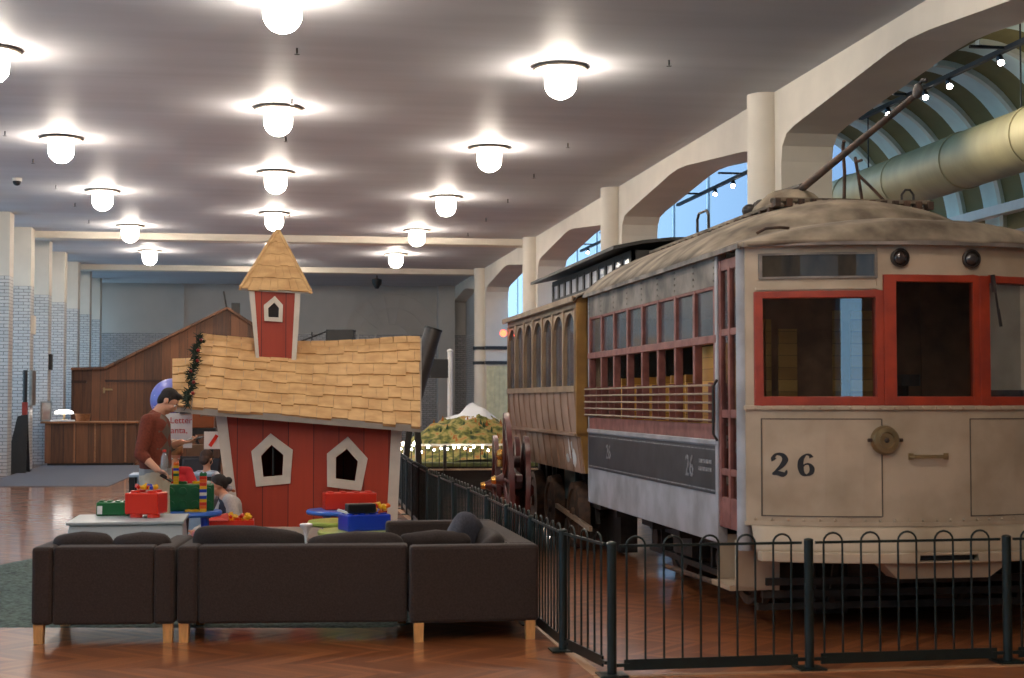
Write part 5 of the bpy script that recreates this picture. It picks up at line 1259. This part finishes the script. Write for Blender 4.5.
def chair(label, x, y, rz):
    r = thing('chair', label, 'chair', (x, y, 0), 'dark chairs behind the play tables'); r.rotation_euler.z = 0
    T = Matrix.Translation((x, y, 0)) @ Matrix.Rotation(rz, 4, 'Z'); S_ = mat('dark_grey_chair_fabric', (58, 60, 66), .8) if 'chairf' not in K else K['chairf']; K['chairf'] = S_
    m = MB(); m.box(-.23, .23, -.22, .22, .42, .48, T); m.build('seat', S_, r, bevel=.02)
    m = MB(); m.box(-.23, .23, -.24, -.19, .52, .95, T); m.build('backrest', S_, r, bevel=.03)
    for a in (-.2, .2):
        m = MB(); m.bar(T @ Vector((a, -.215, .94)), T @ Vector((a, -.22, 0)), .03, .03); m.build('leg', K['black'], r)
        m = MB(); m.bar(T @ Vector((a, .19, .43)), T @ Vector((a, .2, 0)), .03, .03); m.build('leg', K['black'], r)
chair('dark grey chair under the white sign, left of two', at(193, 450, 19.6).x, 19.6, .2)
chair('dark grey chair right of the other one, behind the toddler', at(204, 455, 18.9).x, 18.9, -.1)
# dark music keyboard stand and poster behind
ks = thing('display_stand', 'black stand cluttered with dark gear left of the playhouse', 'stand', (-.85, 22.4, 0))
q0, q1 = at(190, 428, 22.4), at(216, 434, 22.4)
MB().box(q0.x, q1.x, 22.3, 22.6, q1.z, q0.z).build('stand_deck', K['black'], ks)
for a, b in ((.05, .6), (.6, .05)): MB().bar((q0.x+a, 22.45, 0), (q0.x+b, 22.45, q1.z), .04, .04).build('leg', K['black'], ks)
MB().box(q0.x+.02, q0.x+.34, 22.35, 22.55, q0.z, q0.z+.24).build('orange_crate', mat('dark_orange', (130, 66, 24), .6), ks, bevel=.01)
MB().box(q0.x+.40, q0.x+.56, 22.35, 22.5, q0.z, q0.z+.34).build('dark_case', K['p_black'], ks, bevel=.02); MB().cyl((q0.x+.5, 22.4, q0.z+.34), (q0.x+.5, 22.4, q0.z+.5), .05, n=12).build('tin', K['steel'], ks)
po_ = at(207, 433, 21.7); p1_ = at(217, 449, 21.7)
ps = thing('poster_stand', 'white poster with a red slanted stripe, left of the playhouse corner', 'poster', (po_.x, 21.7, 0))
MB().box(po_.x-.04, p1_.x+.05, 21.7, 21.72, p1_.z, po_.z+.02).build('poster_board', K['p_white'], ps); MB().bar((p1_.x-.10, 21.698, p1_.z+.04), (p1_.x+.0, 21.698, po_.z-.03), .05, .004, up=(0, 1, 0)).build('red_stripe', K['p_red'], ps)
MB().box(po_.x+.05, po_.x+.09, 21.72, 21.76, 0, po_.z).build('post', K['black'], ps)
tag(MB().box(q0.x-.02, q0.x+.28, 21.95, 22.1, 0, 1.02).build('wooden_post_box', mat('brown_timber', (110, 84, 62), .7), bevel=.01), 'narrow brown wooden box standing behind the dark chairs', 'box')
# ---------------------------------------------------------------- people
K['skin'] = mat('skin', (206, 150, 120), .5, var=.05, scale=14); K['skin'].node_tree.nodes['Principled BSDF'].inputs['Subsurface Weight'].default_value = .05
K['hair_dark'] = mat('dark_brown_hair', (30, 20, 16), .8, var=.4, scale=30, stretch=(3, 3, .6)); K['hair_brown'] = mat('brown_hair', (62, 40, 28), .8, var=.35, scale=30); K['hair_fair'] = mat('fair_brown_hair', (136, 92, 58), .55, var=.3, scale=30)
K['eye_white'] = mat('eye_white', (230, 226, 220), .25); K['iris'] = mat('dark_iris', (34, 24, 20), .2); K['lip'] = mat('lips', (170, 96, 84), .5)
K['shoe'] = mat('dark_shoe', (44, 36, 32), .5)
V = Vector
def head_parts(mb, c, s, fwd, up):
    """skull, jaw, nose, ears and brow about centre c (s = head height); fwd is where the face looks"""
    f = fwd.normalized(); u = (up-f*up.dot(f)).normalized(); r = f.cross(u); M = Matrix((r, f, u)).transposed()
    P = lambda x, y, z: c+M @ V((x*s, y*s, z*s))
    mb.ell(P(0, -.03, .10), (.315*s, .385*s, .375*s), 20, 14, M); mb.ell(P(0, .06, -.17), (.245*s, .285*s, .31*s), 18, 12, M); mb.ell(P(0, .19, -.37), (.12*s, .11*s, .10*s), 12, 8, M)
    mb.ell(P(0, .30, -.10), (.2*s, .09*s, .2*s), 14, 10, M)
    mb.cap(P(0, .335, .06), P(0, .415, -.09), .032*s, .052*s); mb.ell(P(.03, .385, -.105), .035*s, 10, 7); mb.ell(P(-.03, .385, -.105), .035*s, 10, 7)
    mb.cap(P(-.15, .30, .085), P(.15, .30, .085), .05*s, .05*s)
    mb.ell(P(0, .345, -.20), (.085*s, .05*s, .03*s), 12, 8, M); mb.ell(P(0, .335, -.255), (.075*s, .05*s, .035*s), 12, 8, M)
    for e in (1, -1): mb.ell(P(.315*e, -.03, -.03), (.035*s, .09*s, .13*s), 12, 9, M); mb.ell(P(.17*e, .22, -.13), (.09*s, .1*s, .1*s), 10, 8, M)
    return P, M
def face(P, M, s, body):
    for e in (1, -1):
        ew = MB().ell(P(.125*e, .318, .0), .052*s, 14, 10).build('eye', K['eye_white'], body, smooth=True)
        MB().ell(P(.125*e, .348, -.008), .03*s, 10, 8).build('iris', K['iris'], ew, smooth=True)
    m = MB(); m.ell(P(0, .388, -.222), (.075*s, .018*s, .028*s), 12, 8, M); m.build('mouth', K['lip'], body, smooth=True)
def hand(mb, w, d, nrm, s=1., curl=.5, side=1, thumb=.6):
    """palm from wrist w along d; fingers bend toward nrm; the thumb leaves the edge on `side`"""
    d = d.normalized(); nrm = (nrm-d*nrm.dot(d)).normalized(); wd = d.cross(nrm)*side
    for k in (-1.4, -.5, .4, 1.3): mb.cap(w+d*.01*s+wd*.012*k*s, w+d*.088*s+wd*.020*k*s, .0155*s, .0135*s)
    tips = []
    for k, L in ((-1.5, .062), (-.5, .076), (.5, .082), (1.5, .074)):
        p = w+d*.092*s+wd*.0195*k*s; a = curl*.55; b = curl*1.35
        d1 = (d*math.cos(a)+nrm*math.sin(a)+wd*.06*k); d2 = d*math.cos(b)+nrm*math.sin(b); d3 = d*math.cos(b+curl*.7)+nrm*math.sin(b+curl*.7)
        q = p+d1*L*.48*s; r_ = q+d2*L*.33*s; t = r_+d3*L*.26*s
        mb.cap(p, q, .0095*s, .0088*s); mb.cap(q, r_, .0088*s, .0082*s); mb.cap(r_, t, .0082*s, .007*s); tips.append(t)
    p = w+d*.028*s+wd*.027*s; q = p+(d*.55+wd*.75+nrm*.35).normalized()*.042*s; r_ = q+(d*.75+wd*.25+nrm*thumb).normalized()*.034*s; t = r_+(d*.8-wd*.05+nrm*(thumb+.2)).normalized()*.024*s
    mb.cap(p, q, .0145*s, .0115*s); mb.cap(q, r_, .0112*s, .0098*s); mb.cap(r_, t, .0096*s, .0078*s)
    return w+d*.075*s+nrm*.03*s
def chain(mb, pts, rs):
    for a, b, ra, rb in zip(pts, pts[1:], rs, rs[1:]): mb.cap(V(a), V(b), ra, rb)

# standing man: faces right, head bowed over a phone in the far hand
YM = 14.52
man = thing('person', 'standing person with short dark hair in rust argyle sweater looking at a phone', 'person', (-.98, YM, 0))
hipc = V((-1.02, YM, .985)); kn = [V((-.96, YM-.16, .52)), V((-1.0, YM+.14, .53))]; an = [V((-1.03, YM-.17, .085)), V((-1.12, YM+.15, .085))]
chest = V((-1.035, YM, 1.33)); shR = V((-1.075, YM-.185, 1.452)); shL = V((-1.015, YM+.185, 1.458)); nk0 = V((-1.015, YM, 1.50)); nk1 = V((-.965, YM, 1.575))
hc = V((-.905, YM, 1.635)); fw_m = V((.80, -.20, -.56)); upm = V((.56, 0, .83))
elR = V((-1.135, YM-.27, 1.155)); wrR = V((-.985, YM-.34, 1.02)); elL = V((-1.00, YM+.22, 1.17)); wrL = V((-.79, YM+.02, 1.255))
b = MB()
P, M = head_parts(b, hc, .232, fw_m, upm)
chain(b, [nk0, nk1, hc-V((.02, 0, .03))], [.068, .06, .06])
for e in (-1, 1):
    chain(b, [hipc+V((0, e*.05, .02)), chest+V((0, e*.07, -.06)), chest+V((.01, e*.08, .06))], [.135, .13, .12])
chain(b, [chest+V((0, 0, .08)), nk0], [.11, .07]); chain(b, [shR, nk0-V((0, 0, .03)), shL], [.062, .07, .062])
for S_, E_, W_ in ((shR, elR, wrR), (shL, elL, wrL)): chain(b, [S_, E_, W_], [.056, .046, .031])
for e, k, a in ((-1, kn[0], an[0]), (1, kn[1], an[1])):
    chain(b, [hipc+V((0, e*.085, -.02)), k, a], [.105, .064, .044]); chain(b, [a+V((-.03, 0, -.03)), a+V((.16, 0, -.052))], [.045, .032])
dR = (V((.90, -.15, -.42))); gripR = hand(b, wrR, dR, V((-.25, -.25, -1)), 1.0, .75, 1)
dL = V((.95, -.30, .06)); gripL = hand(b, wrL, dL, V((.12, .05, 1)), 1.0, .65, -1)
man_b = b.build('body', K['skin'], man, remesh=.0065, sm_iter=4)
face(P, M, .232, man_b)
h = MB(); s_ = .232
h.ell(P(0, -.09, .20), (.345*s_, .40*s_, .345*s_), 20, 14, M); h.ell(P(0, -.22, .0), (.315*s_, .25*s_, .36*s_), 18, 12, M); h.ell(P(0, .20, .40), (.25*s_, .18*s_, .11*s_), 14, 10, M); h.ell(P(.1, .26, .34), (.12*s_, .10*s_, .10*s_), 12, 8, M)
for e in (1, -1): h.cap(P(.31*e, .06, .14), P(.30*e, .10, -.06), .045*s_, .025*s_)
h.build('hair', K['hair_dark'], man_b, remesh=.006, sm_iter=3)
st_ = MB()
for e in (1, -1): st_.cap(P(.12*e-.05, .355, .085), P(.12*e+.05, .355, .085), .014*s_, .014*s_)
st_.build('eyebrow', K['hair_dark'], man_b)
sweater = mat('rust_sweater', (112, 50, 32), .9, var=.15, scale=50, bump=.1)
def argyle():
    n, l = nodes_of(sweater); bs = n['Principled BSDF']; t = n.new('ShaderNodeTexCoord'); sp = n.new('ShaderNodeSeparateXYZ'); l.new(t.outputs['Object'], sp.inputs[0])
    def mt(op, a, c):
        k = n.new('ShaderNodeMath'); k.operation = op
        for i, v in enumerate((a, c)):
            if isinstance(v, (int, float)): k.inputs[i].default_value = v
            else: l.new(v, k.inputs[i])
        return k.outputs[0]
    # diamonds run down the chest front (it faces +x)
    u = mt('MULTIPLY', mt('ABSOLUTE', mt('SUBTRACT', mt('PINGPONG', mt('ADD', sp.outputs[1], 20), .11), .055), 0), 1.0)
    v = mt('ABSOLUTE', mt('SUBTRACT', mt('PINGPONG', sp.outputs[2], .16), .08), 0)
    dm = mt('LESS_THAN', mt('ADD', mt('DIVIDE', u, .055), mt('DIVIDE', v, .08)), 1.0)
    fr = mt('GREATER_THAN', sp.outputs[0], mt('ADD', -.975, mt('MULTIPLY', mt('SUBTRACT', 1.45, sp.outputs[2]), -.08)))
    mk = mt('MULTIPLY', dm, fr); src = bs.inputs['Base Color'].links[0].from_socket
    mx = n.new('ShaderNodeMixRGB'); l.new(mk, mx.inputs[0]); l.new(src, mx.inputs[1]); mx.inputs[2].default_value = (*lin((98, 84, 74)), 1); l.new(mx.outputs[0], bs.inputs['Base Color'])
argyle()
c = MB()
for e in (-1, 1): chain(c, [hipc+V((0, e*.055, .06)), chest+V((.005, e*.072, -.08)), chest+V((.012, e*.085, .07))], [.147, .145, .135])
chain(c, [chest+V((0, 0, .08)), nk0-V((0, 0, .01))], [.125, .082]); chain(c, [shR, nk0-V((0, 0, .045)), shL], [.076, .08, .076])
eR = elR.lerp(wrR, .28); eL = elL.lerp(wrL, .55)
chain(c, [shR, elR, eR], [.074, .062, .054]); chain(c, [shL, elL, eL], [.074, .060, .05])
c.build('sweater', sweater, man_b, remesh=.009, sm_iter=5)
c = MB(); chain(c, [hipc+V((0, -.05, -.0)), hipc+V((0, .05, -.0))], [.151, .151]); c.build('shirt_hem', mat('grey_tshirt', (150, 148, 146), .9), man_b, remesh=.01)
K['khaki'] = mat('khaki_trousers', (192, 178, 156), .9, var=.1, scale=10, bump=.15)
c = MB(); chain(c, [hipc+V((0, -.05, -.06)), hipc+V((0, .05, -.06))], [.150, .150])
for e, k, a in ((-1, kn[0], an[0]), (1, kn[1], an[1])): chain(c, [hipc+V((0, e*.085, -.06)), k, a+V((0, 0, -.01))], [.13, .095, .082])
c.build('trousers', K['khaki'], man_b, remesh=.01, sm_iter=4)
for a in an:
    c = MB(); c.cap(a+V((-.04, 0, -.025)), a+V((.17, 0, -.04)), .06, .045); c.box(a.x-.09, a.x+.21, a.y-.045, a.y+.045, 0, .03); c.build('shoe', K['shoe'], man_b, remesh=.008)
# phone and bottle in his hands
T = Matrix.Translation(wrL+V((.125, -.035, .035))) @ Euler((.25, -.15, -.3)).to_matrix().to_4x4(); m = MB(); m.box(-.075, .075, -.036, .036, -.005, .005, T); ph = m.build('phone', K['p_black'], bevel=.003); tag(ph, 'black phone held up by the standing person in the far hand', 'phone')
T = Matrix.Translation(gripR+V((.035, -.02, -.02))) @ Euler((.2, .5, -.2)).to_matrix().to_4x4(); m = MB(); m.box(-.06, .06, -.03, .03, -.006, .006, T); tag(m.build('phone_case', K['p_black'], bevel=.003), 'dark flat case under the lowered near hand of the standing person', 'case')
bt = thing('water_bottle', 'clear plastic bottle with a red cap held at the standing person\'s near hand', 'bottle', (-.935, YM-.39, 1.0))
bc = V((-.915, YM-.395, .995)); MB().lathe([(0, 0), (.03, 0), (.034, .01), (.034, .10), (.03, .115), (.034, .13), (.02, .165), (.013, .175), (.013, .19), (0, .19)], bc, 20).build('bottle_shell', glass('bottle_plastic', (.86, .88, .9), .1, .05, .25, (.75, .74, .72)), bt, smooth=True)
MB().cyl(bc+V((0, 0, .182)), bc+V((0, 0, .205)), .0165, n=16).build('bottle_cap', K['p_red'], bt)

# woman sitting on the floor, turned left
YWm = 16.35
wom = thing('person', 'person with dark hair in a bun and pale grey cardigan sitting on the floor', 'person', (-.40, YWm, 0))
hw = V((-.505, YWm, .75)); fww = V((-.88, -.26, -.30)); upw = V((-.12, 0, 1))
nkw = V((-.435, YWm, .645)); chw = V((-.385, YWm, .47)); hpw = V((-.34, YWm, .13)); sA = V((-.37, YWm-.17, .60)); sB = V((-.43, YWm+.17, .60))
eA = V((-.30, YWm-.25, .35)); wA = V((-.50, YWm-.27, .24)); eB = V((-.55, YWm+.24, .34)); wB = V((-.75, YWm+.1, .26))
b = MB(); P, M = head_parts(b, hw, .215, fww, upw)
chain(b, [nkw-V((0, 0, .02)), hw-V((-.03, 0, .06))], [.055, .05])
for e in (-1, 1): chain(b, [hpw+V((0, e*.07, .02)), chw+V((0, e*.055, -.06)), chw+V((0, e*.06, .05))], [.13, .105, .105])
chain(b, [sA, nkw-V((0, 0, .03)), sB], [.052, .06, .052])
for S_, E_, W_ in ((sA, eA, wA), (sB, eB, wB)): chain(b, [S_, E_, W_], [.047, .038, .027])
kA, kB = V((-.80, YWm-.22, .10)), V((-.82, YWm+.26, .12)); fA, fB = V((-.55, YWm-.05, .07)), V((-.60, YWm+.10, .07))
for e, k, f_ in ((-1, kA, fA), (1, kB, fB)): chain(b, [hpw+V((0, e*.08, -.01)), k, f_], [.105, .072, .05])
hand(b, wA, V((-.9, .1, -.3)), V((-.2, .1, -1)), .92, .5, -1); hand(b, wB, V((-.9, -.3, .1)), V((-.1, 0, -1)), .92, .5, 1)
wb = b.build('body', K['skin'], wom, remesh=.0065, sm_iter=4); face(P, M, .215, wb)
h = MB(); s_ = .215
h.ell(P(0, -.10, .18), (.35*s_, .41*s_, .36*s_), 20, 14, M); h.ell(P(0, -.26, .0), (.31*s_, .25*s_, .30*s_), 16, 12, M); h.ell(P(0, -.56, .05), (.20*s_, .20*s_, .19*s_), 16, 12, M)
for e in (1, -1): h.cap(P(.31*e, .14, .20), P(.33*e, -.1, -.05), .05*s_, .05*s_)
h.build('hair', K['hair_dark'], wb, remesh=.006, sm_iter=3)
c = MB()
for e in (-1, 1): chain(c, [hpw+V((0, e*.07, .06)), chw+V((0, e*.058, -.06)), chw+V((0, e*.062, .05))], [.137, .114, .112])
chain(c, [sA+V((0, .03, 0)), nkw-V((0, 0, .045)), sB-V((0, .03, 0))], [.055, .062, .055]); tee_ = c.build('t_shirt', mat('navy_tshirt', (40, 40, 52), .9), wb, remesh=.008)
c = MB()
for e in (-1, 1): chain(c, [hpw+V((.025, e*.07, .05)), chw+V((.022, e*.065, -.06)), chw+V((.02, e*.07, .06))], [.138, .118, .112])
chain(c, [sA, nkw-V((-.015, 0, .04)), sB], [.066, .062, .066])
for S_, E_, W_ in ((sA, eA, wA), (sB, eB, wB)): chain(c, [S_, E_, W_.lerp(E_, .12)], [.063, .054, .042])
c.build('cardigan', mat('pale_grey_cardigan', (186, 178, 172), .92, var=.08, scale=60, bump=.1), wb, remesh=.008)
c = MB()
for e, k, f_ in ((-1, kA, fA), (1, kB, fB)): chain(c, [hpw+V((0, e*.08, -.01)), k, f_], [.118, .082, .062])
c.build('trousers', mat('dark_jeans', (46, 50, 64), .9), wb, remesh=.01)
m = MB()
for q in range(4): m.box(-.545-.001*q, -.54, YWm-.10+.045*q, YWm-.07+.045*q, .385+.01*(q % 2), .415)
m.build('shirt_print', K['p_white'], tee_)

# toddler by the playhouse seen from behind, child in red behind the man
def child(label, base, hgt, face_d, hair, top_m, leg_m, armA, armB, lean=V((0, 0, 0)), hs=None, long_hair=False, nod=.35):
    x, y = base; s = hgt; r = thing('person', label, 'person', (x, y, 0)); hs = hs or s*.185
    f = face_d.normalized(); rt = f.cross(V((0, 0, 1))).normalized(); O = V((x, y, 0))
    hp = O+V((0, 0, .47*s)); ch = O+lean*.6+V((0, 0, .66*s)); nk = O+lean+V((0, 0, .78*s)); hd = O+lean*1.2+V((0, 0, s-.5*hs))
    b = MB(); P, M = head_parts(b, hd, hs, (f+V((0, 0, -nod))), V((0, 0, 1)))
    chain(b, [nk, hd-V((0, 0, hs*.3))], [.038*s, .036*s])
    for e in (-1, 1): chain(b, [hp+rt*e*.03*s, ch+rt*e*.045*s], [.085*s, .078*s])
    sh_ = [nk+rt*e*.105*s-V((0, 0, .04*s)) for e in (-1, 1)]
    chain(b, [sh_[0], nk-V((0, 0, .02*s)), sh_[1]], [.038*s, .042*s, .038*s])
    arms = []
    for S_, (E_, W_), e in ((sh_[0], armA, -1), (sh_[1], armB, 1)):
        E_ = S_+rt*E_[0]*s+f*E_[1]*s+V((0, 0, E_[2]*s)); W_ = E_+rt*W_[0]*s+f*W_[1]*s+V((0, 0, W_[2]*s)); arms.append((S_, E_, W_))
        chain(b, [S_, E_, W_], [.034*s, .028*s, .02*s]); hand(b, W_, (W_-E_), V((0, 0, -1)) if abs((W_-E_).normalized().z) < .9 else f, .62*s/1.0, .4, e)
    legs = []
    for e in (-1, 1):
        k = O+rt*e*.055*s+f*.01+V((0, 0, .26*s)); a = O+rt*e*.055*s+V((0, 0, .05*s)); legs.append((hp+rt*e*.05*s, k, a))
        chain(b, [hp+rt*e*.05*s, k, a], [.065*s, .045*s, .032*s]); chain(b, [a-V((0, 0, .02*s)), a+f*.09*s-V((0, 0, .025*s))], [.03*s, .024*s])
    bd = b.build('body', K['skin'], r, remesh=.006, sm_iter=4); face(P, M, hs, bd)
    h = MB(); h.ell(P(0, -.09, .17), (.36*hs, .42*hs, .37*hs), 20, 14, M); h.ell(P(0, -.24, -.05), (.33*hs, .25*hs, .38*hs), 16, 12, M)
    for e in (1, -1): h.cap(P(.32*e, .06, .14), P(.32*e, .0, -.25), .06*hs, .05*hs)
    if long_hair: h.cap(P(0, -.28, -.1), P(0, -.3, -.55), .26*hs, .16*hs)
    h.build('hair', hair, bd, remesh=.006, sm_iter=3)
    c = MB()
    for e in (-1, 1): chain(c, [hp+rt*e*.03*s+V((0, 0, .03*s)), ch+rt*e*.047*s], [.095*s, .088*s])
    chain(c, [sh_[0], nk-V((0, 0, .035*s)), sh_[1]], [.05*s, .05*s, .05*s])
    for S_, E_, W_ in arms: chain(c, [S_, E_, W_.lerp(E_, .1)], [.048*s, .04*s, .033*s])
    c.build('top', top_m, bd, remesh=.008)
    c = MB(); chain(c, [hp-rt*.03*s, hp+rt*.03*s], [.092*s, .092*s])
    for a_, k, d_ in legs: chain(c, [a_, k, d_], [.078*s, .058*s, .048*s])
    c.build('trousers', leg_m, bd, remesh=.008)
    for a_, k, d_ in legs: c = MB(); c.cap(d_-V((0, 0, .015*s)), d_+f*.09*s-V((0, 0, .02*s)), .04*s, .03*s); c.build('shoe', K['shoe'], bd, remesh=.007)
    return r
pw = at(207, 456, 17.6)
child('toddler with brown hair and pale patterned top beside the playhouse corner board', (pw.x, 17.6), 1.08, V((.55, .8, 0)), K['hair_brown'],
      mat('pale_patterned_cloth', (206, 204, 206), .9, alt=(128, 128, 150), scale=26), mat('grey_kid_trousers', (96, 96, 108), .9), ((-.06, .06, -.14), (.02, .12, -.04)), ((.06, .08, -.12), (-.02, .13, -.03)))
pr_ = at(177, 449, 15.75)
child('child with fair hair in a red top reaching onto the big green brick', (pr_.x-.02, 15.72), 1.24, V((.25, -.9, 0)), K['hair_fair'],
      mat('red_kid_sweater', (176, 28, 34), .9), mat('dark_kid_trousers', (50, 50, 60), .9), ((-.05, .10, -.14), (-.02, .15, -.05)), ((.05, .08, -.14), (.02, .12, -.06)), V((.0, -.04, 0)), nod=1.5)
